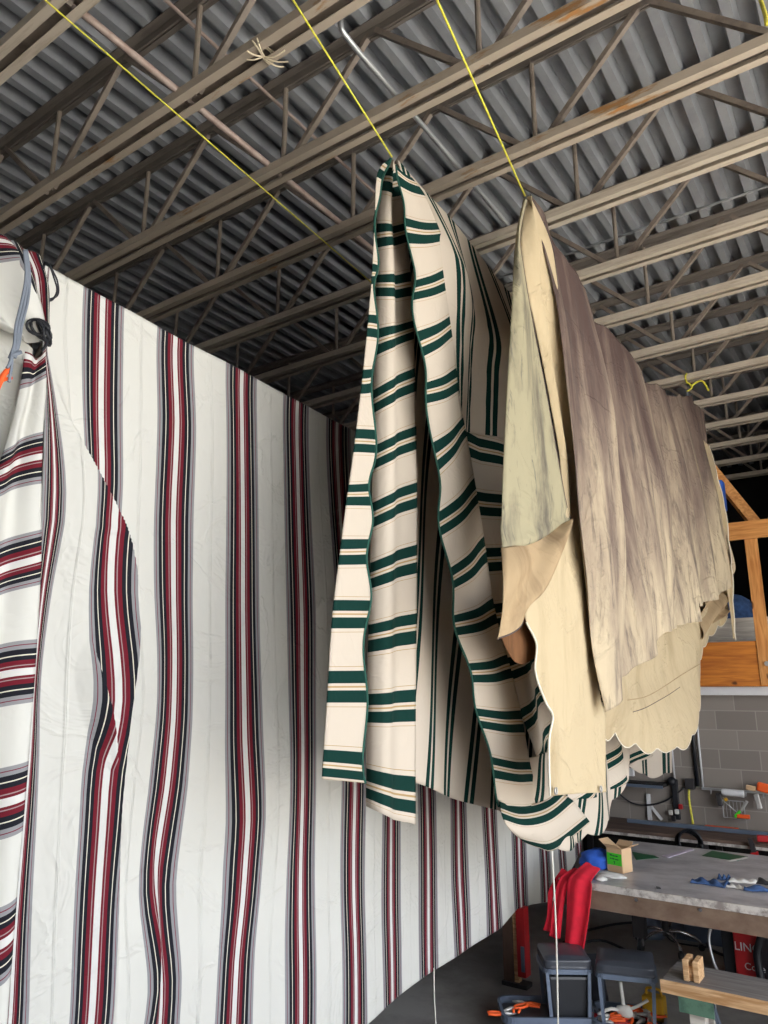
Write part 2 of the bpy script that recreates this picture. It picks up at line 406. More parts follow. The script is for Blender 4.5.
# ------------------------------------------------------------------ bar joists
NX = [-1.5 + 1.45 * k for k in range(-5, 5)]
places = ['joist', ]
def jlabel(i):
    names = ['steel bar joist nearly above the camera', 'steel bar joist at the top left corner of the view, nearest the viewer',
             'steel bar joist with cream twine knotted round its bottom chord', 'steel bar joist with a rust streak beside the rope of the green tarp',
             'steel bar joist passing just behind the peak of the green striped tarp', 'steel bar joist passing just behind the peak of the mildewed tarp',
             'steel bar joist just beyond the thin pipe that runs along the deck', 'second steel bar joist beyond the deck pipe, above the mildewed tarp',
             'third steel bar joist beyond the deck pipe, above the mildewed tarp', 'steel bar joist with the yellow rope tied round it',
             'steel bar joist right behind the one with the yellow rope tie', 'dim steel bar joist above the front of the mezzanine, second behind the yellow tie',
             'dark steel bar joist over the mezzanine, third behind the yellow tie', 'dark steel bar joist over the mezzanine, fourth behind the yellow tie', 'dark steel bar joist farthest back over the mezzanine']
    return names[i]
JW = [.80, 1.56, 2.32, 3.08, 3.84, 4.59, 5.47, 6.35, 7.23, 8.12, 9.0, 9.9, 10.8, 11.7, 12.6]
def angle(bm, x0, x1, y, z, s, up):
    # steel angle: upright leg by the gap; outside on bottom chords, to darken the slot
    g, w, t = .022, .047, .006
    if up < 0:
        g, w = .004, .065
        box(bm, (x0, y + s * g, z), (x1, y + s * (g + w), z + t * up)); box(bm, (x0, y + s * g, z + t * up), (x1, y + s * (g + .012), z + .06 * up)); return
    box(bm, (x0, y + s * g, z), (x1, y + s * (g + w), z + t * up))
    box(bm, (x0, y + s * (g + w - t), z + t * up), (x1, y + s * (g + w), z + .06 * up))
webmesh = {}
def joist(i, Y):
    t = thing('steel_joist', (-2, Y, Z0), jlabel(i), 'roof joist', 'bar joists under the deck')
    def part(nm, bm, mat): 
        for v in bm.verts: v.co -= Vector((-2, Y, Z0))
        o = obj(nm, bm, mat); o.parent = t; return o
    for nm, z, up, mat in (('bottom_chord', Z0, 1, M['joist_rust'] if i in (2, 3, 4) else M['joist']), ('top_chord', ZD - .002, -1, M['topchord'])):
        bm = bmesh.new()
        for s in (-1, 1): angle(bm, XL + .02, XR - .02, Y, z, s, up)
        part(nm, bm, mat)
    part('slot_shade_plate', B((XL + .03, Y - .062, Z0 + .061), (XR - .03, Y + .062, Z0 + .066)), M['web'])  # added plate closing the chord slot from above so its gap stays dark
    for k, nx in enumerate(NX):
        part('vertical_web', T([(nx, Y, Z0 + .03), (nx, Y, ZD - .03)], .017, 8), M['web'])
        for s in (-1, 1):
            e = nx + s * .70
            if XL + .1 < e < XR - .1:
                bm = bmesh.new(); a, b = Vector((nx + s * .04, Y, Z0 + .035)), Vector((e, Y, ZD - .03))
                obox(bm, a, b, .034, .034, Vector((0, 1, 0))); bmesh.ops.recalc_face_normals(bm, faces=bm.faces)
                part('diagonal_web', bm, M['web'])
    return t
for i, Y in enumerate(JW): joist(i, Y)

def straight(name, a, b, r, mat, label, cat): return tag(obj(name, T([a, b], r, 10), mat, smooth=True), label, cat)
straight('bridging_pipe', (-3.03, .4, Z0 + .07), (-3.03, 8.2, Z0 + .07), .021, M['oldpipe'], 'scuffed reddish pipe running across the joists at bottom chord height, above the striped tarps', 'pipe')
straight('bridging_rod', (-3.06, .4, ZD - .09), (-3.06, 12.5, ZD - .09), .012, M['oldpipe'], 'thin rusty rod crossing the joists close under the deck', 'rod')
bm = bmesh.new(); tube(bm, smoothpath([(-2.02, 2.50, Z0 + .5), (-2.02, 2.50, Z0 + .16), (-2.02, 2.60, Z0 + .09), (-2.02, 3.2, Z0 + .09), (-2.03, 5.2, Z0 + .09), (-2.04, 8.0, Z0 + .09)], 4), .016, 10)
tag(obj('conduit', bm, M['galv'], smooth=True), 'shiny galvanised conduit crossing the joists behind the green tarp peak', 'pipe')
straight('deck_conduit', (-4.5, 6.12, ZD - .013), (3.0, 6.12, ZD - .013), .012, M['galv'], 'thin grey pipe running along beneath the deck between two joists', 'pipe')

# ------------------------------------------------------------------ white tarp with red and black stripes
XW = -2.8
hem_px = [(365, 1022), (400, 997), (433, 974), (462, 956), (500, 928), (516, 909), (529, 904), (551, 900), (566, 880), (583, 846)]
hem = [(atX(x, y, XW).y, atX(x, y, XW).z) for x, y in hem_px]
hem = [(1.0, .36), (3.0, .40)] + hem
top = [(1.0, 4.06), (1.3, 4.035), (2.4, 3.975), (3.64, 3.91), (5.5, 3.84), (7.4, 3.80)]
def pw(tb, x):
    if x <= tb[0][0]: return tb[0][1]
    for (a, va), (b, vb) in zip(tb, tb[1:]):
        if x <= b: return va + (vb - va) * (x - a) / (b - a)
    return tb[-1][1]
edgeL = [(44, 300), (43, 345), (42, 450), (39, 560), (35, 620), (29, 703), (17, 820), (4, 953), (-2, 1024)]
spx = [(1.31, edgeL), (1.555, [(46, 300), (46, 335), (47, 345), (50, 370), (54, 410), (60, 454), (63, 493), (61, 532), (52, 605), (45, 660), (42, 700), (42, 745), (40, 828), (35, 953), (33, 1024)]),
       (1.88, [(103, 300), (102, 420), (103, 480), (99, 540), (100, 592), (102, 620), (105, 660), (107, 700), (103, 735), (97, 770), (96, 828), (93, 890), (90, 950), (87, 1020)]),
       (2.33, [(176, 350), (178, 420), (173, 520), (173, 600), (175, 660), (175, 720), (170, 790), (162, 840), (155, 890), (158, 930), (165, 985), (163, 1020)]),
       (2.78, [(241, 390), (242, 560), (242, 740), (245, 820), (240, 900), (233, 960), (230, 1020)]),
       (3.23, [(297, 415), (299, 580), (300, 740), (298, 860), (299, 960), (298, 1020)]),
       (3.68, [(337, 440), (351, 780), (350, 900), (351, 1020)]), (4.13, [(394, 800), (396, 1000)]), (7.4, [(700, 600), (701, 900)])]
sh = []
for yk, pl in spx:
    pts = sorted((atX(x, y, XW).z, atX(x, y, XW).y - yk) for x, y in pl)
    if yk > 4: pts = [(0, 0.0), (3.2, -.03), (4, -.1)]
    sh.append((yk, pts))
def sm(tb, x):
    # gently smoothed table lookup
    return sum(pw(tb, x + d) * w for d, w in ((-.08, .25), (0, .5), (.08, .25)))
def shift(y, z):
    vals = [(yk, sm(t, z)) for yk, t in sh]
    if y <= vals[0][0] + vals[0][1]: return vals[0][1]
    for (ya, sa), (yb, sb) in zip(vals, vals[1:]):
        A, Bq = ya + sa, yb + sb
        if y <= Bq:
            f = (y - A) / (Bq - A); f = f * f * (3 - 2 * f); return sa + (sb - sa) * f
    return vals[-1][1]
ridge_pts = sorted([(atX(x, y, XW).z, atX(x, y, XW).y) for x, y in [(48, 345), (56, 400), (90, 476), (108, 520), (116, 545), (125, 595), (124, 640), (116, 720), (112, 800), (112, 900), (108, 1020)]])
ridge2 = sorted([(atX(x, y, XW).z, atX(x, y, XW).y) for x, y in [(60, 430), (70, 510), (80, 595), (88, 660), (99, 724), (110, 787), (122, 850), (128, 930)]])
def fold_white(y, z):
    yr = sm(ridge_pts, z)
    t = max(0, min(1, (3.62 - z) / .7)); a = .13 * t * max(.18, min(1, (z - .6) / 1.8))
    w = .10 + .38 * t
    d = y - yr
    f = 0
    if d < 0: f = a * max(0, 1 + d / w) ** 1.3
    else: f = a * max(0, 1 - d / .045) ** 1.5
    y2 = sm(ridge2, z); a2 = .13 * math.exp(-((z - 2.15) / .38) ** 2); d = y - y2
    f = max(f, a2 * max(0, 1 + d / .22) ** 1.4) if d < 0 else max(f, a2 * max(0, 1 - d / .05) ** 1.5)
    y3 = 2.30 + .10 * (1.3 - z); a3 = .07 * math.exp(-((z - 1.15) / .30) ** 2); d = y - y3
    f += a3 * max(0, 1 + d / .20) ** 1.4 if d < 0 else a3 * max(0, 1 - d / .07) ** 1.5
    g = .035 * math.exp(-((y - 2.2 - .06 * math.sin(z * 2.6)) / .16) ** 2) * max(0, min(1, (3.2 - z) / 1.0)) * (.6 + .4 * math.sin(z * 2.4 + 1))
    g += .022 * math.sin(y * 7.0 + .5 * math.sin(z * 1.7)) * max(.15, min(1, (3.4 - z) / 2.5)) * (.4 + .6 * max(0, min(1, (4.5 - y) / 2)))
    g += .012 * noise.noise(Vector((y * 2.2, z * 1.1, 3.1))) * 2
    g += .03 * math.sin(y * 2.1 + .8) * max(0, min(1, (3.9 - z) / 2))
    return f + g
tarp_w = thing('striped_tarp', (XW, 3.5, .4), 'huge white tarp with vertical red, black and grey stripes, hanging nearest the viewer', 'tarp')
bm = bmesh.new(); lay = bm.loops.layers.uv.new('UVMap'); nz = 240; G = []; UVD = {}
YS = [k / 300 for k in range(300)] + [1 + k / 230 for k in range(231)]
ny = len(YS) - 1
el = sorted([(atX(x, y, XW).z, atX(x, y, XW).y) for x, y in edgeL])
for q in YS:
    line = []
    for j in range(nz + 1):
        a = j / nz
        def yq(z):
            e = sm(el, z) if z < 3.75 else sm(el, z) - .25 * (z - 3.75)
            return e + (2.55 - e) * q if q < 1 else 2.55 + (7.36 - 2.55) * (q - 1)
        yy = yq(2.5); zt, zb = pw(top, yy), pw(hem, yy); z = zb + (zt - zb) * a; y0 = yq(z)
        p = Vector((XW + fold_white(y0, z), y0, z))
        v = bm.verts.new(p); line.append(v); UVD[v] = (y0 - shift(y0, z), z)
    G.append(line)
for i in range(ny):
    for j in range(nz):
        f = bm.faces.new((G[i][j], G[i + 1][j], G[i + 1][j + 1], G[i][j + 1]))
        for l in f.loops: l[lay].uv = UVD[l.vert]
o = obj('panel', bm, M['awn_red_u'], tarp_w, smooth=True); s = o.modifiers.new('t', 'SOLIDIFY'); s.thickness = .004
# near end: the side piece with cross stripes, gathered under the tie
def fl(p, a, b):
    return (.05 * math.sin(b * 7 + .5) * (.3 + a) * min(1, (1 - b) * 3), 0, 0)
sheet('side_flap', [[(24, 352), (38, 358), (45, 350)], [(16, 400), (32, 392), (46, 385)], [(2, 450), (24, 436), (43, 430)], [(-22, 520), (16, 505), (41, 500)],
                    [(-40, 590), (10, 570), (41, 560)], [(-60, 700), (0, 662), (36, 655)], [(-70, 830), (-10, 790), (27, 775)], [(-80, 960), (-14, 925), (16, 905)], [(-90, 1120), (-20, 1090), (4, 1060)]],
      [-2.68, -2.66, -2.62, -2.58, -2.56, -2.55, -2.55, -2.55, -2.55], M['awn_red_v'], tarp_w, nu=30, nv=120,
      us=(0, .6), vs=[vmap([358, 459, 558, 674, 805, 944], .38, y) for y in (352, 392, 430, 502, 560, 658, 785, 915, 1075)], disp=fl)
# swept-up corner above the tie: plain cloth and a striped band over the top edge
sheet('gathered_corner', [[(-60, 200), (-10, 232), (8, 243)], [(-70, 250), (-8, 262), (26, 262)], [(-50, 300), (6, 300), (38, 300)], [(-20, 318), (28, 324), (43, 322)], [(10, 333), (36, 342), (46, 338)]],
      [-2.72, -2.66, -2.64, -2.65, -2.68], M['awn_red_v'], tarp_w, nu=24, nv=40, us=(0, 1), vs=(-.06, .1, .16, .2, .22), disp=lambda p, a, b: (.03 * math.sin(b * 9), 0, 0))
bandrows = [[(6, 240), (30, 250), (44, 264)], [(14, 262), (34, 266), (50, 292)], [(24, 282), (37, 286), (50, 310)], [(33, 305), (41, 312), (49, 326)], [(40, 328), (44, 331), (49, 340)]]
sheet('striped_band', bandrows, [-2.70, -2.64, -2.63, -2.64, -2.67], M['awn_red_u'], tarp_w, nu=20, nv=40, us=(2.66, 2.90), vs=(0, 1), disp=lambda p, a, b: (.015 * math.sin(b * 10), 0, 0))
# plain pale underside hanging at the far left below the corner
sheet('plain_underside', [[(-70, 300), (0, 318), (30, 350)], [(-70, 380), (0, 400), (26, 392)], [(-60, 460), (-10, 470), (14, 452)], [(-60, 560), (-20, 580), (2, 560)]],
      [-2.74, -2.74, -2.72, -2.70], M['awn_red_u'], tarp_w, nu=16, nv=30, us=(3.0, 3.01), vs=(0, 1), disp=lambda p, a, b: (.03 * math.sin(b * 6 + 1), 0, 0))
def P3(l, X): return [atX(x, y, X) for x, y in l]
t = thing('shock_cord', atX(44, 330, -2.6), 'black cord knotted tight round the gathered corner of the red striped tarp', 'cord')
bm = bmesh.new()
for k in range(4):
    c = atX(38 + 3 * k, 327 + 3 * k, -2.61); pts = [c + Vector((.02 * math.cos(a) * (1 + .2 * k), .035 * math.cos(a + k), .032 * math.sin(a))) for a in [2 * PI * q / 16 for q in range(17)]]
    tube(bm, pts, .006, 6)
tube(bm, smoothpath(P3([(44, 325), (48, 333), (46, 345), (42, 350)], -2.6)), .006, 6)
obj('knot', bm, M['cord_black'], t, smooth=True)
bm = bmesh.new()
for dx in (0, 3, 6):
    tube(bm, smoothpath(P3([(24 + dx * .4, 250), (26 + dx * .6, 275), (22 + dx, 300), (16 + dx, 325), (14 + dx * .8, 345), (9 + dx, 358)], -2.55)), .0055, 6)
tube(bm, smoothpath(P3([(12, 352), (10, 362), (7, 368)], -2.54)), .006, 6); tube(bm, P3([(11, 356), (21, 352)], -2.54), .008, 6); tube(bm, smoothpath(P3([(12, 358), (11, 370), (9, 382)], -2.54)), .006, 6)
tag(obj('cord_bundle', bm, M['cord_grey'], smooth=True), 'grey bundle of cords dangling at the near end of the red striped tarp', 'cord')
bm = bmesh.new()
tube(bm, smoothpath(P3([(45, 262), (41, 285), (42, 296), (50, 299), (58, 294), (57, 280), (49, 264)], -2.66)), .004, 6)
tube(bm, smoothpath(P3([(44, 264), (40, 288), (44, 299), (52, 300), (57, 290), (53, 275), (50, 266)], -2.65)), .004, 6)
tag(obj('cord_loop', bm, M['cord_black'], smooth=True), 'dark cord loop hanging over the top edge of the red striped tarp', 'cord')
bm = bmesh.new()
c = atX(3, 380, -2.55); tube(bm, smoothpath([c + Vector((0, -.02, -.05)), c + Vector((0, 0, .02)), c + Vector((0, .02, .05))]), .011, 6); tube(bm, [c + Vector((0, -.03, -.02)), c + Vector((0, .03, .02))], .007, 6)
tag(obj('orange_clip', bm, M['orange'], smooth=True), 'small bright orange plastic clip beside the grey dangling cords', 'clip')

# ------------------------------------------------------------------ green striped tarp
tg = thing('striped_tarp', (-2.0, 5, 1.2), 'cream tarp with dark green stripes and scalloped green binding, hung in the middle', 'tarp')
# far leaf (inner face seen through the open fold)
sheet('inner_leaf', [[(398, 170), (450, 232), (512, 312), (600, 400)], [(405, 300), (450, 330), (500, 360), (600, 430)], [(400, 470), (450, 480), (500, 490), (600, 520)],
                     [(402, 640), (440, 650), (480, 660), (560, 680)], [(400, 777), (440, 793), (487, 808), (545, 820)]],
      [-2.02, -2.12, -2.16, -2.16, -2.16], M['awn_green_u'], tg, nu=40, nv=60,
      uvf=lambda p, a, b: ((p.y - .18 * (p.z - 2.6) - 3.64) * 1.04, p.z), disp=lambda p, a, b: (.025 * math.sin(p.y * 9 + p.z), 0, 0))
# right leaf, outer face
def leaf_d(p, a, b):
    return (.05 * math.sin(p.y * 8.5 + 1.0 + p.z * .6) * min(1, a * 3), 0, 0)
sheet('outer_leaf', [[(398, 160), (424, 190), (453, 221), (481, 257), (509, 292), (560, 345), (640, 410)], [(425, 230), (452, 262), (490, 320), (520, 360), (600, 440), (680, 500)],
                     [(436, 330), (470, 350), (500, 380), (560, 450), (690, 560)], [(448, 430), (500, 440), (560, 500), (700, 600)]],
      [-2.0, -1.88, -1.92, -1.98], M['awn_green_u'], tg, nu=60, nv=60, uvf=lambda p, a, b: (p.y + .13 * (p.z - 4.6) - 3.42, p.z), disp=leaf_d)
sheet('mitred_border', [[(448, 430), (500, 440), (560, 500), (700, 600)], [(462, 520), (500, 522), (560, 560), (690, 640)], [(490, 640), (530, 630), (580, 640), (690, 690)], [(515, 710), (545, 690), (600, 690), (680, 710)], [(536, 780), (560, 745), (610, 740), (660, 745)], [(546, 815), (575, 800), (612, 790), (640, 760)]],
      [-1.98, -2.0, -2.0, -1.98, -1.94, -1.9], M['awn_green_v'], tg, nu=40, nv=60, uvf=lambda p, a, b: (p.y, p.z - .55 * (p.y - 3.6) * a), disp=lambda p, a, b: leaf_d(p, 1, b))
# near valance of the right leaf: long strip with scalloped edge
Lp = [(396, 165), (399, 185), (405, 215), (411, 258), (414, 300), (420, 350), (428, 400), (436, 470), (441, 520), (449, 575), (457, 625), (468, 672), (479, 712), (489, 760), (501, 806)]
Rp = [(412, 178), (425, 195), (436, 220), (447, 250), (453, 285), (455, 330), (459, 386), (468, 436), (477, 485), (487, 545), (497, 610), (512, 665), (524, 715), (533, 765), (544, 806)]
def bandv(pts, first, lastz=None): return None
_zs = [atX(x, y, -1.9).z for x, y in Lp]
o, P = sheet('valance_strip', [[l, ((l[0] + r[0]) / 2, (l[1] + r[1]) / 2 + 2, -1.86), r] for l, r in zip(Lp, Rp)], -1.88, M['awn_green_v'], tg, nu=14, nv=150, us=(0, .2),
             vs=[vmap([232, 284, 334, 387, 437, 511, 563, 618, 669, 720, 770, 811], .37, (l[1] + r[1]) / 2) for l, r in zip(Lp, Rp)], disp=lambda p, a, b: (.02 * math.sin(b * 5) * a, -.03 * (1 - b) ** 2 * math.sin(a * 46) * min(1, a * 4), 0))
binding('edge_binding', [r[0] for r in P], .0055, M['green_trim'], tg)
sheet('bottom_fold', [[(499, 800), (520, 806), (546, 800), (556, 790)], [(503, 818), (525, 824), (550, 818), (572, 800)], [(512, 832), (532, 836), (552, 834), (582, 812)], [(526, 843), (540, 848), (556, 849), (590, 822)]],
      [-1.87, -1.82, -1.82, -1.87], M['awn_green_v'], tg, nu=20, nv=24, us=(0, .3), vs=[3.97, 4.13, 4.30, 4.44])
# near flaps of the left leaf
LA = [(390, 160), (378, 205), (377, 250), (376, 300), (374, 372), (373, 450), (371, 540), (368, 640), (367, 730), (366, 806)]
RA = [(398, 164), (402, 210), (405, 245), (409, 300), (411, 352), (413, 430), (414, 520), (413, 630), (412, 730), (412, 824)]
zA = [atX(x, y, -2.02).z for x, y in LA]
sheet('shaded_flap', [[l, ((l[0] * .6 + r[0] * .4), (l[1] + r[1]) / 2 + 1, -1.98), r] for l, r in zip(LA, RA)], -2.04, M['awn_green_v'], tg, nu=16, nv=90, us=(0, .2),
      vs=[vmap([235, 286, 338, 391, 449, 505, 567, 632, 704, 784], .37, (l[1] + r[1]) / 2) for l, r in zip(LA, RA)], disp=lambda p, a, b: (.02 * math.sin(b * 8) , 0, .0))
LB = [(390, 158), (378, 172), (375, 206), (373, 256), (370, 300), (363, 372), (353, 455), (346, 505), (339, 560), (332, 620), (327, 700), (322, 779)]
RB = [(391, 159), (384, 176), (377, 206), (376, 256), (376, 300), (374, 372), (373, 455), (370, 505), (369, 560), (367, 620), (364, 700), (366, 783)]
zB = [atX(x, y, -2.0).z for x, y in LB]
o, P = sheet('lit_flap', [[l, r] for l, r in zip(LB, RB)], [-1.99] + [-1.97] * 3 + [-1.95] * 8, M['awn_green_v'], tg, nu=10, nv=150, us=(0, .2), vs=[vmap([273, 326, 379, 439, 491, 550, 612, 685, 759], .37, (l[1] + r[1]) / 2 - 2) for l, r in zip(LB, RB)],
             disp=lambda p, a, b: (0, .022 * b * b * math.sin(a * 50) * min(1, a * 3), 0))
binding('edge_binding', [r[-1] for r in P], .007, M['green_trim'], tg)
# right leaf's bottom valance, in the light
def scal(A, n): return lambda p, a, b: (.03 * math.sin(b * 14), 0, A * a ** 6 * abs(math.sin(b * PI * n)))
sheet('bottom_valance', [[(520, 760), (560, 745), (600, 725), (627, 700)], [(530, 800), (565, 795), (603, 770), (626, 740)], [(556, 848), (580, 838), (598, 828), (616, 800), (625, 775)]],
      [-1.93, -1.9, -1.88], M['awn_green_u'], tg, nu=60, nv=30, uvf=lambda p, a, b: (p.y * 1.0 + .25 * a, p.z), disp=scal(-.035, 5))
sheet('far_valance', [[(618, 700), (645, 700), (671, 700)], [(622, 735), (646, 740), (671, 738)], [(625, 763), (652, 775), (671, 769)]],
      [-2.1, -2.1, -2.08], M['awn_green_u'], tg, nu=40, nv=24, us=(.02, .62), vs=(0, 1), disp=lambda p, a, b: (.02 * math.sin(b * 9), 0, -.03 * a ** 6 * abs(math.sin(b * PI * 2.5))))
# ------------------------------------------------------------------ mildewed beige tarp
tb = thing('canvas_tarp', (-1.55, 6, 1.6), 'old beige canvas tarp with purple-grey mildew stains, folded over its rope', 'tarp')
topL = [(530, 194), (545, 214), (555, 245), (577, 283), (602, 323), (627, 356), (649, 382), (671, 396), (691, 396), (702, 412), (706, 445)]
row2 = [(556, 300), (572, 330), (590, 365), (615, 410), (640, 440), (670, 462), (700, 470), (714, 485)]
row3 = [(570, 420), (590, 450), (620, 490), (650, 510), (680, 520), (705, 522), (725, 530)]
row4 = [(583, 560), (605, 572), (630, 578), (655, 570), (680, 562), (708, 560), (731, 566)]
hemL = [(607, 712), (620, 690), (636, 670), (648, 652), (654, 633), (672, 628), (691, 622), (689, 607), (700, 604), (716, 596), (731, 577)]
def drape(amp):
    def wave(x): return 2 * abs(math.sin(x)) ** .7 - 1.2
    return lambda p, a, b: (min(1, b * 9) * amp * wave(p.y * 3.7 + .7 * math.sin(p.z * 1.1) + .9 * math.sin(p.y * 1.7)) * (.45 + .55 * min(1, a * 3)) + amp * .35 * math.sin(p.y * 17 + p.z) * a + .012 * noise.noise(Vector((p.y * 5, p.z * 2, 0))), 0, .03 * noise.noise(Vector((p.y * 6, 0, 5))) if a < .02 else 0)
sheet('stained_leaf', [topL, row2, row3, row4, hemL], [-1.565, -1.48, -1.45, -1.44, -1.44], M['mildew'], tb, nu=150, nv=110, uvf=lambda p, a, b: (b, a), disp=drape(.085), smooth_rows=False)
mid = [(600, 560), (660, 556), (712, 560), (728, 560)]
und = [(606, 722), (612, 728), (617, 733), (625, 732), (632, 738), (638, 741), (646, 743), (653, 747), (663, 746), (668, 744), (673, 745), (679, 741), (685, 730), (692, 708), (700, 665), (712, 640), (727, 616)]
o, P = sheet('under_leaf', [mid, [(602, 640), (650, 640), (700, 600), (730, 590)], [(604, 690), (640, 700), (680, 680), (705, 630), (729, 600)], und], [-1.60, -1.58, -1.56, -1.56], M['cream'], tb, nu=130, nv=60,
             disp=lambda p, a, b: (.05 * math.sin(b * 9 + a * 4) + .02 * math.sin(a * 12 - b * 8), 0, -.05 * a ** 12 * abs(math.sin(b * PI * 12)) ** .7), smooth_rows=True)
binding('hem_binding', P[-1], .004, M['white_trim'], tb)
binding('sewn_seam', smoothpath([atX(x, y, -1.50) for x, y in [(633, 712), (645, 708), (658, 701), (670, 694), (680, 687)]]), .0025, M['dark_trim'], tb)
binding('sewn_seam', smoothpath([atX(x, y, -1.50) for x, y in [(628, 700), (645, 697), (662, 688), (680, 676), (700, 664)]]), .003, M['tan'], tb)
# a crumpled, darker turn of cloth under the far corner
sheet('turned_corner', [[(702, 600), (716, 592), (727, 590)], [(702, 618), (716, 610), (728, 606)], [(700, 640), (712, 626), (727, 612)]], [-1.52, -1.5, -1.5], M['tan'], tb, nu=20, nv=16, disp=lambda p, a, b: (.03 * math.sin(a * 9 + b * 6), 0, 0))
# far edge, scalloped
eL = [(703, 440), (708, 470), (713, 510), (718, 550), (725, 580), (730, 610), (733, 638)]
eR = [(709, 446), (718, 480), (725, 510), (729, 545), (732, 575), (733, 610), (735, 640)]
o, P = sheet('far_edge_strip', [[l, r] for l, r in zip(eL, eR)], -1.47, M['cream'], tb, nu=6, nv=80, disp=lambda p, a, b: (0, .05 * b * abs(math.sin(a * 20)), 0))
binding('edge_binding', [r[-1] for r in P], .006, M['white_trim'], tb)
# near end: the sage side, folded back at the bottom
gL = [(524, 198), (518, 225), (514, 260), (511, 320), (507, 390), (504, 450), (502, 506), (501, 552)]
gR = [(527, 200), (520, 236), (524, 270), (534, 329), (546, 390), (557, 452), (566, 500), (571, 522)]
o, P = sheet('sage_side', [[l, ((l[0] + r[0]) / 2, (l[1] + r[1]) / 2 + (4 if k == 7 else 0), -1.47), r] for k, (l, r) in enumerate(zip(gL, gR))], -1.5, M['sage'], tb, nu=24, nv=80,
             disp=lambda p, a, b: (.015 * math.sin(b * 6) * a + .008 * math.sin(a * 60) * max(0, (a - .85) * 6), 0, 0))
binding('edge_binding', [r[-1] for r in P], .0045, M['dark_trim'], tb)
o, P = sheet('turned_flap', [[(501, 548), (535, 540), (571, 519)], [(500, 575), (530, 565), (566, 534)], [(499, 600), (522, 592), (545, 585)], [(498, 620), (512, 612), (530, 604)], [(497, 639), (512, 633), (524, 612)]],
             [-1.49, -1.44, -1.43, -1.44, -1.47], M['tan'], tb, nu=20, nv=30, disp=lambda p, a, b: (.02 * math.sin(b * 7 + a * 3), 0, 0))
binding('edge_binding', P[-1], .005, M['dark_trim'], tb)
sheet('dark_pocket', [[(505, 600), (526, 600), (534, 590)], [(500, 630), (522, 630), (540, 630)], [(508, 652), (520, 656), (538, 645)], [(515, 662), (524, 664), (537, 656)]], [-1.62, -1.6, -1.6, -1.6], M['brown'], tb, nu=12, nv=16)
# cream near panel, from the gather down to the grommeted hem
cL = [(527, 197), (519, 240), (524, 285), (536, 340), (550, 410), (560, 465), (560, 525), (538, 590), (527, 615), (538, 643), (536, 672), (545, 702), (551, 716), (547, 738), (547, 765), (549, 796)]
cR = [(532, 196), (550, 240), (558, 290), (563, 340), (570, 410), (575, 465), (582, 530), (588, 590), (590, 615), (595, 645), (598, 672), (603, 702), (606, 716), (605, 738), (604, 765), (604, 792)]
def cream_d(p, a, b):
    k = max(0, 1 - a * 1.5)
    return (.035 * k * math.sin(b * 3 * PI) * min(1, a * 12) + .012 * math.sin(b * 5 + a * 9), 0, 0)
o, P = sheet('cream_panel', [[l, ((l[0] + r[0]) / 2, (l[1] + r[1]) / 2, -1.50), r] for l, r in zip(cL, cR)], [-1.56, -1.54] + [-1.52] * 14, M['cream'], tb, nu=36, nv=140, disp=cream_d)
binding('edge_binding', [r[0] for r in P[int(len(P) * .55):]], .006, M['white_trim'], tb)
binding('seam_piping', [r[-1] + Vector((.012, 0, 0)) for r in P[6:105]], .004, M['dark_trim'], tb)
for gx, gy in ((556, 792), (601, 790)):
    c = atX(gx, gy - 1, -1.49); bm = bmesh.new()
    tube(bm, [c + Vector((0, .014 * math.cos(a), .014 * math.sin(a))) for a in [2 * PI * q / 14 for q in range(15)]], .005, 6, cap=False)
    obj('grommet', bm, M['silver'], tb, smooth=True)

# ------------------------------------------------------------------ ropes
def rope(name, pts, r, mat, label, cat='rope'):
    return tag(obj(name, T(pts, r, 8), mat, smooth=True), label, cat)
r1a, r1b = atZ(45, 0, Z0 - .12), atX(372, 283, atZ(45, 0, Z0 - .12).x)
d = (r1b - r1a).normalized()
rope('yellow_rope', [r1a - d * .9, r1b + d * 2.2], .0042, M['yellow'], 'long thin yellow rope slanting across the ceiling above the red striped tarp')
pk = atX(392, 157, -2.0); g0 = atX(293, 0, -2.0); d = (pk - g0).normalized()
g_top = pk - d * ((Z0 + .02 - pk.z) / -d.z if d.z else 1)
rope('yellow_rope', [g0 - d * ((Z0 - g0.z) / -d.z), pk], .005, M['yellow'], 'yellow rope pulling up from the peak of the green striped tarp')
bk = atX(525, 196, -1.57); b0 = atX(437, 0, -1.45); d = (b0 - bk).normalized()
rope('yellow_rope', [bk + d * ((Z0 + .03 - bk.z) / d.z), bk], .006, M['yellow'], 'yellow rope pulling up from the peak of the mildewed canvas tarp')
t = thing('yellow_rope', atX(690, 386, -1.58), 'short yellow rope tied round a far joist at the end of the mildewed tarp', 'rope')
bm = bmesh.new(); c = Vector((-1.58, 8.12, Z0 + .01))
tube(bm, [c + Vector((.01 * math.sin(a), .085 * math.cos(a), .045 * math.sin(a) + .02)) for a in [2 * PI * q / 16 for q in range(17)]], .010, 6)
tube(bm, smoothpath([c + Vector((0, 0, -.03)), c + Vector((.04, 0, -.09)), c + Vector((-.02, 0, -.13))]), .01, 6)
tube(bm, smoothpath([c + Vector((0.02, 0, -.08)), c + Vector((.14, 0, -.04)), c + Vector((.2, 0, -.17))]), .011, 6)
obj('rope_knot', bm, M['yellow'], t, smooth=True)
obj('cord_end', T(smoothpath([c + Vector((0, 0, -.1)), c + Vector((-.03, 0, -.2)), atX(690, 397, -1.56)]), .008, 6), M['cord_grey'], t, smooth=True)
rope('yellow_rope', smoothpath([atZ(757, -14, Z0 + .02), atZ(760, -2, Z0 - .1), atX(765, 14, atZ(760, -2, Z0 - .1).x + .02), atX(767, 24, atZ(760, -2, Z0 - .1).x + .03)]), .009, M['yellow'], 'short yellow rope end hanging at the top right corner')
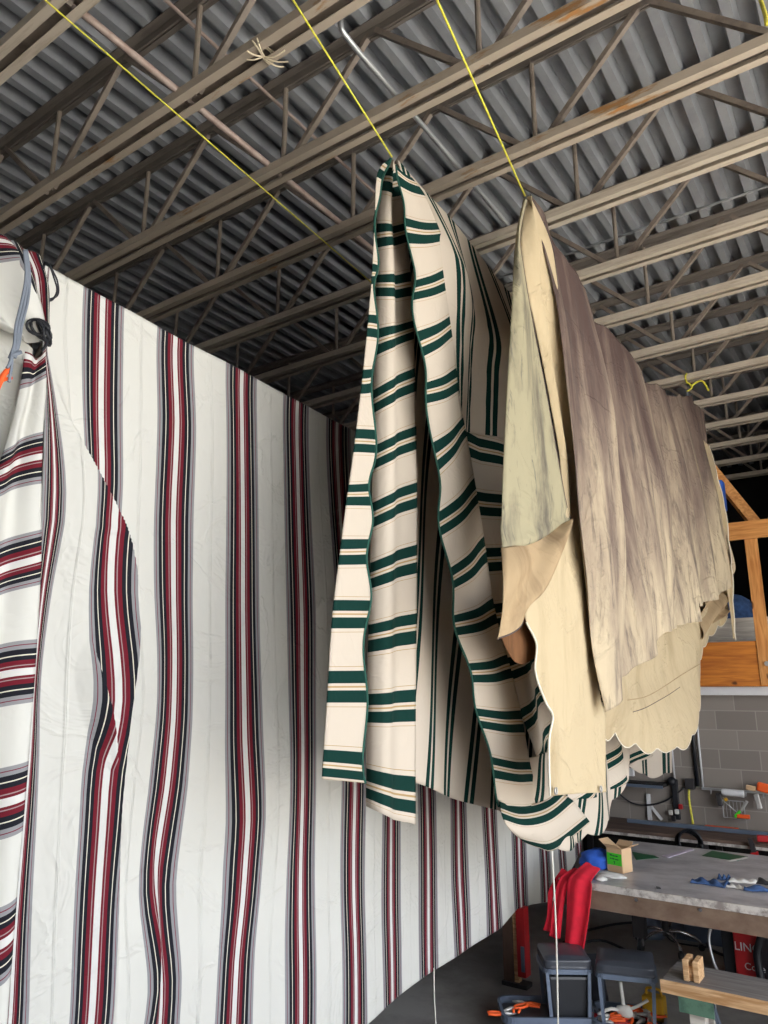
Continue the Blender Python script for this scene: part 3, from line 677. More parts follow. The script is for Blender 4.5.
# twine knot on the second joist
c = Vector((atZ(262, 54, Z0).x, 2.32, Z0)); bm = bmesh.new()
tube(bm, [c + Vector((.012 * math.sin(2 * a), .078 * math.cos(a), .035 * math.sin(a) + .02)) for a in [2 * PI * q / 20 for q in range(21)]], .005, 6)
tube(bm, [c + Vector((.02 + .012 * math.sin(2 * a + 1), .076 * math.cos(a), .035 * math.sin(a) + .02)) for a in [2 * PI * q / 20 for q in range(21)]], .005, 6)
for e in ((-.03, -.09, -.03), (.06, .10, -.03), (.11, .08, -.04), (.13, .03, -.02), (-.07, -.05, -.03)):
    tube(bm, smoothpath([c + Vector((0, 0, -.012)), c + Vector((e[0] * .5, e[1] * .6, -.035)), c + Vector(e)]), .0045, 6)
tag(obj('twine_knot', bm, M['twine'], smooth=True), 'cream twine knotted round the bottom of a ceiling joist', 'twine')
p = atX(434, 972, XW + .02); rope('hanging_string', smoothpath([p + Vector((0, 0, .02)), p + Vector((.0, .0, -.15)), Vector((p.x + .02, p.y, .0)) ]), .004, M['white_string'], 'thin white string hanging to the floor from the hem of the red striped tarp', 'string')
p = atX(552, 850, -1.88); q = atX(557.5, 1030, -2.02); q = p + (q - p) * (p.z / (p.z - q.z))
rope('hanging_string', smoothpath([p, p.lerp(q, .4) + Vector((.01, 0, 0)), q]), .0055, M['white_string'], 'white string hanging from the green striped tarp to the floor in front of the stools', 'string')

#@@STAGE2
# ------------------------------------------------------------------ mezzanine front
t = thing('mezzanine_railing', (-1.24, 8.9, 2.3), 'orange timber railing with bolted posts along the front of the mezzanine', 'railing')
obj('kick_board', B((XL + .02, YB - .16, 2.287), (.4, YB - .125, 2.76)), M['ply'], t)
obj('top_rail', B((XL + .02, YB - .215, 3.86), (.4, YB - .175, 4.055)), M['pine'], t)
for px_ in (-8.4, -6.6, -4.8, -3.0, -1.24, .3):
    p_ = obj('post', B((px_ - .065, YB - .175, 2.30), (px_ + .065, YB - .135 - .026, 4.05)), M['pine_v'], t, bevel=.004)
    bm = bmesh.new(); tube(bm, [(px_ + .02, YB - .21, 2.52), (px_ + .02, YB - .175, 2.52)], .028, 6)
    b_ = obj('bolt', bm, M['silver']); b_.parent = p_; b_.location = -wloc(p_)
for k in range(3):
    tag(obj('pale_board', B((-3.2, 9.25, 2.361 + .229 * k), (.35, 9.30, 2.588 + .229 * k)), M['palewood']),
        ['lowest pale grey board lying behind the mezzanine railing', 'middle pale grey board behind the mezzanine railing', 'topmost pale grey board behind the mezzanine railing'][k], 'board')
a_, b_ = atY(711, 470, 9.35), atY(742, 512, 9.35)
d_ = (b_ - a_)
tag(obj('timber_brace', OB(a_ - d_ * .3, b_ + Vector((.1, .35, -.12)), .06, .13), M['pine'], None), 'orange timber leaning back into the dark above the mezzanine rail', 'timber')
bm = bmesh.new(); box(bm, (atY(719, 500, 9.3).x, 9.12, atY(722, 513, 9.3).z), (atY(727, 500, 9.3).x, 9.28, atY(722, 483, 9.3).z))
tag(obj('blue_container', bm, M['blue_cloth'], bevel=.02), 'bright blue container edge peeping out beside the mildewed tarp above the railing', 'container')
bm = bmesh.new(); bmesh.ops.create_uvsphere(bm, u_segments=24, v_segments=14, radius=1)
for v in bm.verts:
    q = v.co; k = 1 + .12 * noise.noise(q * 2.3)
    v.co = Vector((-1.75 + .45 * q.x * k, 9.75 + .3 * q.y * k, 2.85 + .55 * max(-.85, q.z) * k))
tag(obj('denim_bundle', bm, M['denim'], smooth=True), 'dark blue fabric bundle heaped behind the mezzanine railing', 'bundle')

# ------------------------------------------------------------------ work table
TX0, TX1, TY0, TY1, TZ = -2.33, 1.3, 5.62, 7.32, .9
t = thing('work_table', ((TX0 + TX1) / 2, (TY0 + TY1) / 2, 0), 'long steel topped work table with a rusty side rail', 'table')
obj('table_top', B((TX0, TY0, TZ - .012), (TX1, TY1, TZ)), M['steel_top'], t)
obj('worn_edge', B((TX0, TY0 - .012, TZ - .045), (TX1, TY0 + .004, TZ + .002)), M['bevelled'], t)
r_ = obj('side_rail', B((TX0, TY0 - .002, TZ - .17), (TX1, TY0 + .03, TZ - .045)), M['rust_edge'], t)
obj('end_rail', B((TX0, TY0 + .03, TZ - .17), (TX0 + .03, TY1, TZ - .012)), M['rust_edge'], t)
obj('back_rail', B((TX0, TY1 - .03, TZ - .17), (TX1, TY1, TZ - .012)), M['rust_edge'], t)
for k in range(9):
    bm = bmesh.new(); x_ = TX0 + .14 + k * .42; tube(bm, [(x_, TY0 - .012, TZ - .065), (x_, TY0 + .01, TZ - .065)], .012, 8)
    o_ = obj('bolt', bm, M['chrome']); o_.parent = r_; o_.location = -wloc(r_)
def caster(parent, x, y, r=.045, mat='black'):
    bm = bmesh.new(); tube(bm, [(x - .014, y, r), (x + .014, y, r)], r, 16); o_ = obj('caster', bm, M['black'], parent, smooth=False)
    bm = bmesh.new(); box(bm, (x - .024, y - .015, r), (x - .018, y + .02, r * 2.35)); box(bm, (x + .018, y - .015, r), (x + .024, y + .02, r * 2.35)); box(bm, (x - .024, y - .02, r * 2.25), (x + .024, y + .025, r * 2.45))
    f_ = obj('caster_fork', bm, M['galv']); f_.parent = o_; f_.location = -wloc(o_)
for x_, y_ in ((-2.27, 7.24), (1.15, 7.24), (1.15, 5.75), (-.1, 7.24)):
    obj('leg', B((x_ - .05, y_ - .05, .13), (x_ + .05, y_ + .05, TZ - .17)), M['dark_steel'], t); caster(t, x_, y_, .06)
t = thing('steel_upright', (-2.88, 5.93, 0), 'brown and red steel upright standing on the floor under the tarp hem', 'post')
obj('brown_channel', B((-2.95, 5.90, 0), (-2.865, 5.98, .57)), M['brown_steel'], t)
obj('raw_strip', B((-2.863, 5.91, .03), (-2.825, 5.96, .57)), M['rawwood'], t)
o_ = obj('red_upright', B((-2.823, 5.89, .08), (-2.755, 5.98, .57)), M['red_paint'], t); o_['label'] = 'red painted upright'
obj('sticker', B((-2.79, 5.884, .12), (-2.76, 5.889, .30)), M['bluegrey'], t)
obj('foot', B((-2.96, 5.88, 0), (-2.75, 5.99, .03)), M['dark_steel'], t)

def vy(l, Y): return [atY(x, y, Y) for x, y in l]
# red cloth hanging over the table's near corner
t = thing('red_cloth', (-2.5, 5.55, .6), 'bright red cloth strips hanging over the near corner of the work table', 'cloth')
sheet('wide_strip', [vy([(586, 862), (594, 866), (600, 869)], 5.78), vy([(572, 874), (582, 876), (592, 880)], 5.60), vy([(567, 884), (580, 886), (592, 888)], 5.55), vy([(566, 915), (579, 917), (589, 919)], 5.54), vy([(564, 950), (574, 952), (583, 957)], 5.52)], 0, M['red_cloth'], t, nu=14, nv=40,
      disp=lambda p, a, b: (0, .012 * math.sin(b * 9 + a * 2), 0))
sheet('narrow_strip', [vy([(574, 868), (579, 870), (585, 874)], 5.72), vy([(560, 878), (565, 880), (570, 882)], 5.60), vy([(554, 900), (559, 901), (564, 902)], 5.58), vy([(549, 936), (554, 938), (560, 939)], 5.57)], 0, M['red_cloth'], t, nu=10, nv=30,
      disp=lambda p, a, b: (0, .01 * math.sin(b * 7), 0))
sheet('frayed_strip', [vy([(562, 868), (568, 872)], 5.75), vy([(549, 890), (554, 893)], 5.62), vy([(547, 915), (552, 916)], 5.6), vy([(543, 930), (550, 932)], 5.6)], 0, M['red_cloth'], t, nu=6, nv=24)
def rag(name, c, size, mat, label, cat, seed, flat=.5, segs=36):
    bm = bmesh.new(); bmesh.ops.create_uvsphere(bm, u_segments=segs, v_segments=22, radius=1)
    for v in bm.verts:
        q = v.co.copy(); k = 1 + .22 * noise.noise(q * 1.8 + Vector((seed, 0, 0))) + .16 * abs(noise.noise(q * 4.5 + Vector((0, seed, 0))))
        z = q.z * size[2] * k
        v.co = Vector((c[0] + q.x * size[0] * k, c[1] + q.y * size[1] * k, max(c[2] + .001, c[2] + size[2] * flat + z)))
    return tag(obj(name, bm, mat, smooth=True), label, cat)
c_ = atZ(594, 868, TZ); rag('blue_cloth', (c_.x, c_.y + .06, TZ), (.135, .12, .085), M['blue_cloth'], 'crumpled blue cloth heaped at the corner of the work table behind the red strips', 'cloth', 3)
c_ = atZ(611, 877, TZ); rag('white_rag', (c_.x, c_.y, TZ), (.10, .045, .02), M['white_cloth'], 'crumpled white rag lying in front of the cardboard box', 'rag', 5)
c_ = atZ(601, 880, TZ); rag('small_white_rag', (c_.x + .0, c_.y, TZ), (.04, .04, .018), M['white_cloth'], 'small white rag scrap beside the red strips near the table edge', 'rag', 9)
# open cardboard box with a lime label
p0, p1, p2 = atZ(609, 871, TZ), atZ(623, 874, TZ), atZ(635, 872, TZ)
ux = (p1 - p0); ux.z = 0; uy = (p2 - p1); uy.z = 0
uy = Vector((-ux.y, ux.x, 0)).normalized() * .13 if ux.cross(uy).z > 0 else Vector((ux.y, -ux.x, 0)).normalized() * .13
H_ = .17
t = thing('cardboard_box', p1, 'small open cardboard box with a lime green label on its side', 'box')
def quadbox(bm, a, b, c, d, up):
    v = [bm.verts.new(x) for x in (a, b, c, d)] + [bm.verts.new(x + up) for x in (a, b, c, d)]
    for f in ((3, 2, 1, 0), (4, 5, 6, 7), (0, 1, 5, 4), (1, 2, 6, 5), (2, 3, 7, 6), (3, 0, 4, 7)): bm.faces.new([v[i] for i in f])
uxn = ux.normalized(); uyn = uy.normalized(); W_ = .135; q0 = p1 - uxn * W_; th_ = .004
cor = [q0, q0 + uxn * W_, q0 + uxn * W_ + uyn * .13, q0 + uyn * .13]
cen = sum(cor, Vector()) / 4
bm = bmesh.new()
for i in range(4):
    a, b = cor[i], cor[(i + 1) % 4]; inn = ((cen - a).normalized() * .006, (cen - b).normalized() * .006)
    quadbox(bm, a, b, b + inn[1], a + inn[0], Vector((0, 0, H_)))
quadbox(bm, *cor, Vector((0, 0, .004))); bmesh.ops.recalc_face_normals(bm, faces=bm.faces)
obj('box_body', bm, M['card'], t)
for i, (o1, up_) in enumerate(((.02, .03), (.055, .035), (.02, .035), (.05, .045))):
    a, b = cor[i] + Vector((0, 0, H_)), cor[(i + 1) % 4] + Vector((0, 0, H_)); n_ = ((a + b) / 2 - cen); n_.z = 0; n_.normalize()
    bm = bmesh.new(); e = n_ * (o1 + .02) + Vector((0, 0, up_)); ln = (b - a).normalized() * .006
    v = [bm.verts.new(x) for x in (a, b, b + e - ln, a + e + ln)]; bm.faces.new(v)
    o_ = obj('flap', bm, M['card'], t); s_ = o_.modifiers.new('t', 'SOLIDIFY'); s_.thickness = .003
nrm_ = -uyn if (q0 - cen).dot(uyn) < 0 else uyn
lab0 = q0 + nrm_ * .002 + Vector((0, 0, .05)); bm = bmesh.new(); quadbox(bm, lab0 + uxn * .004, lab0 + uxn * (W_ - .004), lab0 + uxn * (W_ - .004) - nrm_ * .001, lab0 + uxn * .004 - nrm_ * .001, Vector((0, 0, .085)))
bmesh.ops.recalc_face_normals(bm, faces=bm.faces); l_ = obj('label_panel', bm, M['lime'], t)
bm = bmesh.new()
for (x0_, x1_, z_, h_) in ((.03, .05, .064, .010), (.053, .075, .062, .008), (.08, .10, .062, .009), (.03, .045, .042, .007), (.05, .07, .040, .009), (.075, .105, .039, .007), (.06, .075, .024, .004), (.066, .072, .010, .014)):
    a = lab0 + nrm_ * .0012; quadbox(bm, a + uxn * x0_ + Vector((0, 0, z_)), a + uxn * x1_ + Vector((0, 0, z_)), a + uxn * x1_ - nrm_ * .0006 + Vector((0, 0, z_)), a + uxn * x0_ - nrm_ * .0006 + Vector((0, 0, z_)), Vector((0, 0, h_)))
bmesh.ops.recalc_face_normals(bm, faces=bm.faces); o_ = obj('print', bm, M['dkgreen']); o_.parent = l_; o_.location = -wloc(l_)
# flat things on the table
def flat(name, px, z, h, mat, label, cat):
    bm = bmesh.new(); v = [bm.verts.new(atZ(x, y, z)) for x, y in px]; w_ = [bm.verts.new(a.co + Vector((0, 0, h))) for a in v]
    bm.faces.new(v[::-1]); bm.faces.new(w_)
    for i in range(len(v)): j = (i + 1) % len(v); bm.faces.new((v[i], v[j], w_[j], w_[i]))
    bmesh.ops.recalc_face_normals(bm, faces=bm.faces)
    return tag(obj(name, bm, mat), label, cat)
flat('green_sheet', [(632, 852), (655, 856), (659, 858), (636, 860)], TZ + .001, .003, M['dkgreen'], 'dark green sheet lying just behind the cardboard box', 'sheet')
flat('green_sheet', [(712, 851), (748, 857), (738, 861), (702, 856)], TZ + .001, .003, M['dkgreen'], 'large dark green sheet towards the far side of the work table', 'sheet')
flat('lilac_strip', [(662, 856), (690, 849), (694, 850), (668, 858)], TZ + .001, .004, M['lilac'], 'pale lilac strip between the two green sheets', 'strip')
flat('paper_scrap', [(726, 861), (746, 857), (748, 858), (730, 862)], TZ + .005, .002, M['white_cloth'], 'thin white paper scrap overlapping the large green sheet', 'paper')
flat('metal_scrap', [(656, 887), (660, 888), (661, 889), (657, 889)], TZ + .001, .006, M['black'], 'tiny dark scrap alone in the middle of the table top', 'scrap')
def strap(name, segs, label, seed):
    t = thing(name, atZ(*segs[0][0][0], TZ), label, 'strap')
    for nm, pts, mat, wd in segs_iter(segs):
        ctr = [atZ(x, y, TZ) for x, y in pts]; n = 18; P_ = resample(ctr, n); bm = bmesh.new(); rows = []
        for i, p in enumerate(P_):
            rows.append([bm.verts.new(p + Vector((.25 * wd * (k - 3) / 3, wd * (k - 3) / 3, .006 + (.035 if mat != 'white_cloth' else .02) * (1 - ((k - 3) / 3) ** 2) * (.6 + .4 * math.sin(i * .9 + k + seed))))) for k in range(7)])
        for a, b in zip(rows, rows[1:]):
            for k in range(6): bm.faces.new((a[k], a[k + 1], b[k + 1], b[k]))
        o_ = obj(nm, bm, M[mat], t, smooth=True); s_ = o_.modifiers.new('t', 'SOLIDIFY'); s_.thickness = .005; s_.offset = 1
def segs_iter(segs):
    for pts, mat, wd in segs: yield ('blue_section' if mat == 'denim' else 'white_section' if mat == 'white_cloth' else 'dark_section'), pts, mat, wd
strap('patched_strap', [([(694, 882), (710, 884), (728, 887)], 'denim', .055), ([(728, 887), (737, 888), (746, 890)], 'white_cloth', .03), ([(746, 890), (757, 891), (775, 892), (800, 895)], 'denim', .04)],
      'blue and white patched strap lying nearest the edge of the work table', 1)
strap('patched_strap', [([(719, 879), (725, 880), (731, 880)], 'denim', .035), ([(731, 881), (745, 882), (759, 883)], 'white_cloth', .055), ([(759, 883), (775, 885), (800, 888)], 'black', .045)],
      'white and blue patched strap lying behind the other one on the work table', 4)

# ------------------------------------------------------------------ stools on wheels
def rolling_stool(pc, ang, label, bucket, L1, seat_l, shift_):
    t = thing('rolling_stool', (pc.x, pc.y, 0), label, 'stool', None); t.rotation_euler = (0, 0, 0)
    R_ = Matrix.Rotation(ang, 4, 'Z'); 
    def put(nm, bm, mat, par=t, **k):
        bmesh.ops.transform(bm, matrix=R_, verts=bm.verts); bm.normal_update()
        o = obj(nm, bm, mat, None, **k); o.parent = par; o.location = Vector((0, 0, 0)); return o
    # base frame: a rounded tube loop and a tray
    def loop(hx, hy, r, z, cx=0):
        pts = []
        for sx, sy, a0 in ((1, 1, 0), (-1, 1, 90), (-1, -1, 180), (1, -1, 270)):
            for k in range(6):
                a = math.radians(a0 + 18 * k); pts.append(Vector((cx + sx * (hx - r) + r * math.cos(a), sy * (hy - r) + r * math.sin(a), z)))
        return pts + [pts[0], pts[1]]
    bm = bmesh.new(); pts = loop(L1 / 2, .18, .07, .13, shift_)
    for a, b in zip(pts, pts[1:-1] ): obox(bm, a, b, .02, .045)
    bmesh.ops.recalc_face_normals(bm, faces=bm.faces); put('base_frame', bm, M['bluegrey'])
    bm = bmesh.new(); box(bm, (shift_ - L1 / 2 + .02, -.16, .10), (shift_ + L1 / 2 - .02, .16, .11)); put('tray', bm, M['dark_steel'])
    bm = bmesh.new()
    for a, b in zip(loop(seat_l / 2 + .005, .15, .05, .415), loop(seat_l / 2 + .005, .15, .05, .415)[1:-1]): obox(bm, a, b, .018, .03)
    bmesh.ops.recalc_face_normals(bm, faces=bm.faces); put('seat_frame', bm, M['bluegrey'])
    bm = bmesh.new(); box(bm, (-seat_l / 2, -.16, .425), (seat_l / 2, .16, .50))
    bmesh.ops.subdivide_edges(bm, edges=bm.edges, cuts=5, use_grid_fill=True)
    for v in bm.verts:
        rx, ry = abs(v.co.x) / (seat_l / 2), abs(v.co.y) / .16
        if v.co.z > .46: v.co.z += .018 * (1 - rx ** 2) * (1 - ry ** 2)
    put('seat_cushion', bm, M['black_pad'], smooth=True).modifiers.new('b', 'BEVEL').width = .022
    for sx in (-1, 1):
        for sy in (-1, 1):
            bm = bmesh.new(); obox(bm, (sx * (seat_l / 2 - .03), sy * .15, .13), (sx * (seat_l / 2 - .015), sy * .145, .41), .022, .022, Vector((0, 1, 0))); bmesh.ops.recalc_face_normals(bm, faces=bm.faces)
            put('leg', bm, M['bluegrey'])
            bm = bmesh.new(); cx_, cy_ = shift_ + sx * (L1 / 2 - .07), sy * .13; tube(bm, [(cx_, cy_ - .012, .045), (cx_, cy_ + .012, .045)], .045, 16); w_ = put('caster', bm, M['black'])
            bm = bmesh.new(); tube(bm, [(cx_, cy_ - .0135, .045), (cx_, cy_ + .0135, .045)], .024, 14); put('hub', bm, M['white_cloth'], w_)
            bm = bmesh.new(); box(bm, (cx_ - .012, cy_ - .02, .05), (cx_ + .012, cy_ + .02, .108)); put('fork', bm, M['black'], w_)
    return R_
c1 = atZ(566, 1012, .12); A1 = math.radians(33)
R1 = rolling_stool(c1, A1, 'wheeled low stool with black seat and a black bin below, nearer the red cloth', True, .64, .31, -.12)
bm = bmesh.new(); box(bm, (-.145, -.13, 0), (.145, .13, .27))
for v in bm.verts:
    k = .84 if v.co.z < .1 else 1; v.co.x *= k; v.co.y *= k
bmesh.ops.transform(bm, matrix=R1, verts=bm.verts)
o_ = obj('bin', bm, M['black'], bevel=.02); o_.location = (c1.x + .01, c1.y, .112); tag(o_, 'black plastic bin standing in the base of the stool under the red cloth', 'bin')
c2 = atZ(629, 1020, .12); A2 = math.radians(18)
R2 = rolling_stool(c2, A2, 'wheeled low stool with black seat over a tray of orange handled tools', False, .46, .37, 0.0)
# a black bin lid leaning between the stools
p_ = atZ(598, 1016, .02); bm = bmesh.new(); obox(bm, (p_.x - .03, p_.y + .1, .07), (p_.x - .09, p_.y + .16, .36), .16, .02, Vector((0, 1, 0))); bmesh.ops.recalc_face_normals(bm, faces=bm.faces)
tag(obj('leaning_panel', bm, M['black_pad'], bevel=.005), 'dark grey plastic panel leaning upright between the two wheeled stools', 'panel')
def pliers(loc, ang, tilt, label, group, grip='orange', s=1.0):
    t = thing('hand_tool', loc, label, 'tool', group)
    m = Matrix.Rotation(ang, 4, 'Z') @ Matrix.Rotation(tilt, 4, 'Y')
    def pt(x, y, z): return m @ Vector((x * s, y * s, z * s))
    for sy in (-1, 1):
        o = obj('grip', T(smoothpath([pt(.02, .004 * sy, 0), pt(.06, .022 * sy, 0), pt(.12, .016 * sy, 0)], 3), .0095 * s, 6), M[grip], None, smooth=True); o.parent = t
    bm = bmesh.new(); tube(bm, [pt(.025, 0, 0), pt(0, 0, 0), pt(-.03, 0, 0), pt(-.07, 0, 0)], [.008 * s, .016 * s, .012 * s, .004 * s], 8)
    o = obj('jaw', bm, M['silver'], None, smooth=True); o.parent = t
rnd = random.Random(4)
def in2(x, y, z): v = R2 @ Vector((x, y, 0)); return Vector((c2.x + v.x, c2.y + v.y, z))
def in1(x, y, z): v = R1 @ Vector((x, y, 0)); return Vector((c1.x + v.x, c1.y + v.y, z))
for k in range(14):
    pliers(in2(rnd.uniform(-.2, .16), -.12 + .017 * k, .135 + .012 * (k % 3)), rnd.uniform(0, 6.28), rnd.uniform(-.2, .2), 'orange handled hand tool heaped in the tray of the stool nearer the plank', 'tools heaped in the stool tray', 'orange' if k % 3 else 'red_paint')
for k in range(4):
    pliers(in1(-.42 + .045 * k, -.09 + .05 * k, .14 + .01 * (k % 2)), rnd.uniform(0, 6.28), rnd.uniform(-.15, .15), 'orange handled hand tool in the tray beside the black bin', 'tools beside the black bin')
# pale clamp standing in the tool tray
t = thing('spring_clamp', in2(-.02, -.03, .13), 'pale grey metal clamp sticking up out of the tool tray', 'clamp')
def arm(nm, pts, r): o = obj(nm, T(smoothpath([Vector(p) for p in pts], 3), r, 8), M['white_cloth'], None, smooth=True); o.parent = t
arm('upright_arm', [(0, 0, .0), (-.01, .0, .10), (-.02, .0, .22)], .013); arm('side_arm', [(0, 0, .05), (.08, .03, .09), (.14, .05, .13)], .01); arm('side_arm', [(0, 0, .04), (-.08, -.04, .06), (-.16, -.08, .02)], .011)
bm = bmesh.new(); bmesh.ops.create_icosphere(bm, subdivisions=2, radius=.05)
for v in bm.verts: v.co = Vector((v.co.x * 1.2, v.co.y * .7, v.co.z * .8 + .05)) * (1 + .2 * noise.noise(v.co * 30))
o_ = obj('clamp_body', bm, M['white_cloth'], None, smooth=True); o_.parent = t
# mustard yellow container
t = thing('yellow_container', in2(.17, .10, .112), 'mustard yellow plastic container in the stool tray beside the tools', 'container')
bm = bmesh.new(); box(bm, (-.07, -.05, 0), (.07, .05, .14)); o_ = obj('body', bm, M['yellow_plastic'], None, bevel=.012); o_.parent = t
bm = bmesh.new(); tube(bm, smoothpath([Vector((-.05, 0, .13)), Vector((-.04, 0, .175)), Vector((.04, 0, .175)), Vector((.05, 0, .13))]), .009, 8); o_ = obj('handle', bm, M['yellow_plastic'], None, smooth=True); o_.parent = t

# ------------------------------------------------------------------ plank bench at the corner
t = thing('plank_bench', (-1.2, 5.45, 0), 'weathered thick plank on a green braced trestle in front of the work table', 'bench')
bm = bmesh.new(); box(bm, (-1.53, 5.22, .435), (1.2, 5.60, .50)); obj('plank', bm, M['oldwood'], t, bevel=.006)
bm = bmesh.new(); box(bm, (-1.531, 5.206, .432), (1.2, 5.219, .502)); obj('raw_edge', bm, M['rawwood'], t)
for bx in (-1.33, .9):
    bm = bmesh.new(); box(bm, (bx - .10, 5.21, .345), (bx + .10, 5.225, .43)); box(bm, (bx - .10, 5.225, .42), (bx + .10, 5.58, .431)); box(bm, (bx - .10, 5.565, .345), (bx + .10, 5.58, .43)); obj('green_bracket', bm, M['green_paint'], t)
    for y_ in (5.235, 5.46):
        obj('leg', B((bx - .05, y_, 0), (bx + .04, y_ + .09, .42)), M['palewood'], t, bevel=.004)
    obj('brace', OB((bx + .09, 5.25, .40), (bx + .09, 5.56, .02), .02, .03), M['bluegrey'], t)
t = thing('timber_offcut', (-1.36, 5.30, .50), 'pair of upright raw timber offcuts standing on the end of the plank', 'offcut')
for k in range(2):
    obj('board', B((-1.405 + .06 * k, 5.27, .502), (-1.372 + .06 * k, 5.41, .62)), M['rawwood'], t, bevel=.003)
obj('spacer', B((-1.371, 5.29, .502), (-1.346, 5.39, .585)), M['rawwood'], t)

# ------------------------------------------------------------------ swivel stool, welder and other things under the table
sc_ = Vector((-2.12, 7.5, 0)); t = thing('swivel_stool', sc_, 'black swivel stool on a five armed chrome base under the work table', 'stool')
obj('column', T([sc_ + Vector((0, 0, .10)), sc_ + Vector((0, 0, .30)), sc_ + Vector((0, 0, .301)), sc_ + Vector((0, 0, .5))], [.028, .028, .018, .018], 12), M['dark_steel'], t)
for k in range(5):
    a = math.radians(20 + 72 * k); u_ = Vector((math.cos(a), math.sin(a), 0))
    obj('arm', T(smoothpath([sc_ + Vector((0, 0, .13)), sc_ + u_ * .12 + Vector((0, 0, .14)), sc_ + u_ * .24 + Vector((0, 0, .10)), sc_ + u_ * .29 + Vector((0, 0, .06))]), .014, 8), M['chrome'], t, smooth=True)
    q_ = sc_ + u_ * .29; bm = bmesh.new(); w_ = Vector((-u_.y, u_.x, 0)); tube(bm, [q_ - w_ * .018 + Vector((0, 0, .027)), q_ + w_ * .018 + Vector((0, 0, .027))], .027, 12); obj('caster', bm, M['black'], t)
bm = bmesh.new(); lathe(bm, (sc_.x, sc_.y, .5), [(.16, 0), (.19, .02), (.19, .05), (.15, .075), (.02, .08)], 24); obj('seat', bm, M['black_pad'], t, smooth=True)
wp = atZ(748, 990, 0); wy = wp.y; wx0, wx1 = atY(737, 980, wy).x, atY(761, 980, wy).x
zt_ = atY(748, 932, wy).z
t = thing('welding_machine', ((wx0 + wx1) / 2, wy + .2, 0), 'red welding machine standing on the floor under the work table', 'welder')
bm = bmesh.new(); box(bm, (wx0, wy, .03), (wx1, wy + .06, zt_)); obj('front_panel', bm, M['red_paint'], t, bevel=.01)['label'] = 'red front panel with white lettering'
obj('side_panel', B((wx0 - .10, wy + .062, .03), (wx1 + .08, wy + .55, zt_ + .04)), M['black'], t, bevel=.01)
obj('base', B((wx0 - .10, wy + .01, 0), (wx1 + .08, wy + .55, .029)), M['black'], t)
def text_mesh(s, size, loc, rot, mat, parent, ext=.001):
    cu = bpy.data.curves.new('lettering', 'FONT'); cu.body = s; cu.size = size; cu.extrude = ext; cu.align_x = 'CENTER'
    tmp = bpy.data.objects.new('tmp', cu); C.objects.link(tmp); dg = bpy.context.evaluated_depsgraph_get()
    me = bpy.data.meshes.new_from_object(tmp.evaluated_get(dg)); bpy.data.objects.remove(tmp); me.materials.clear(); me.materials.append(mat)
    o = bpy.data.objects.new('lettering', me); C.objects.link(o); o.parent = parent; o.location = Vector(loc) - wloc(parent); o.rotation_euler = rot; return o
pz = [c for c in t.children if c.name.startswith('front_panel')][0]
text_mesh('LINC', .085, (wx1 - .075, wy - .002, atY(750, 952, wy).z), (PI / 2, 0, 0), M['white_paint'], pz)
text_mesh('Core', .07, (wx0 + .14, wy - .002, atY(750, 970, wy).z), (PI / 2, 0, 0), M['white_paint'], pz)
tag(obj('welding_cable', T(smoothpath([(wx0 - .02, wy - .01, .42), (wx0 - .12, wy - .03, .44), (wx0 - .17, wy - .05, .32), (wx0 - .12, wy - .08, .12), (wx0 + .02, wy - .14, .02), (wx0 + .3, wy - .2, .015)]), .011, 8), M['galv'], smooth=True), 'pale grey hose curving down beside the red welding machine', 'hose')
tag(obj('black_cable', T(smoothpath([(wx1 + .03, wy - .03, .7), (wx1 + .05, wy - .04, .45), (wx1 + .0, wy - .05, .25), (wx1 + .07, wy - .07, .02), (wx1 + .4, wy - .1, .015)]), .03, 8), M['cord_black'], smooth=True), 'thick black cable bundle hanging at the edge of the red welding machine', 'cable')
for k, (px_, lab) in enumerate(((652, 'grey cone lamp shade on the floor behind the swivel stool column'), (683, 'grey cone lamp shade on the floor between the stool column and the cables'))):
    q_ = atZ(px_, 936, 0); t = thing('lamp_shade', q_, lab, 'lamp shade')
    bm = bmesh.new(); lathe(bm, (q_.x, q_.y, 0), [(.12, 0), (.115, .03), (.08, .14), (.04, .20), (.025, .22)], 20); obj('shade', bm, M['bluegrey'], t, smooth=True)
    obj('cord', T(smoothpath([q_ + Vector((.0, 0, .22)), q_ + Vector((.12, -.05, .16)), q_ + Vector((.2, -.1, .02)), q_ + Vector((.5, -.08, .012))]), .008, 6), M['cord_black'], t, smooth=True)
q_ = atZ(722, 936, 0); tag(obj('grey_crate', B((q_.x - .25, q_.y - .35, 0), (q_.x + .2, q_.y, .25)), M['bluegrey'], bevel=.02), 'low grey crate on the floor at the far side under the work table', 'crate')
pp = [atZ(x, y, .012) for x, y in [(640, 958), (600, 940), (560, 950), (575, 935), (610, 925), (640, 922)]]
tag(obj('floor_cable', T(smoothpath(pp), .012, 8), M['cord_black'], smooth=True), 'black cable curving over the floor behind the red cloth strips', 'cable')
pp = [atZ(x, y, .012) for x, y in [(690, 938), (715, 941), (742, 948), (730, 956), (712, 950), (708, 942), (724, 938), (738, 932)]]
tag(obj('floor_cable', T(smoothpath(pp), .012, 8), M['cord_black'], smooth=True), 'black cable looped on the floor beside the red welding machine', 'cable')
q_ = Vector((-3.2, 8.1, 0)); tag(obj('dark_tub', B((-2.9, 8.40, 0), (-1.95, 8.80, .40)), M['black'], bevel=.03), 'long black storage tub on the floor below the wall bench', 'tub')

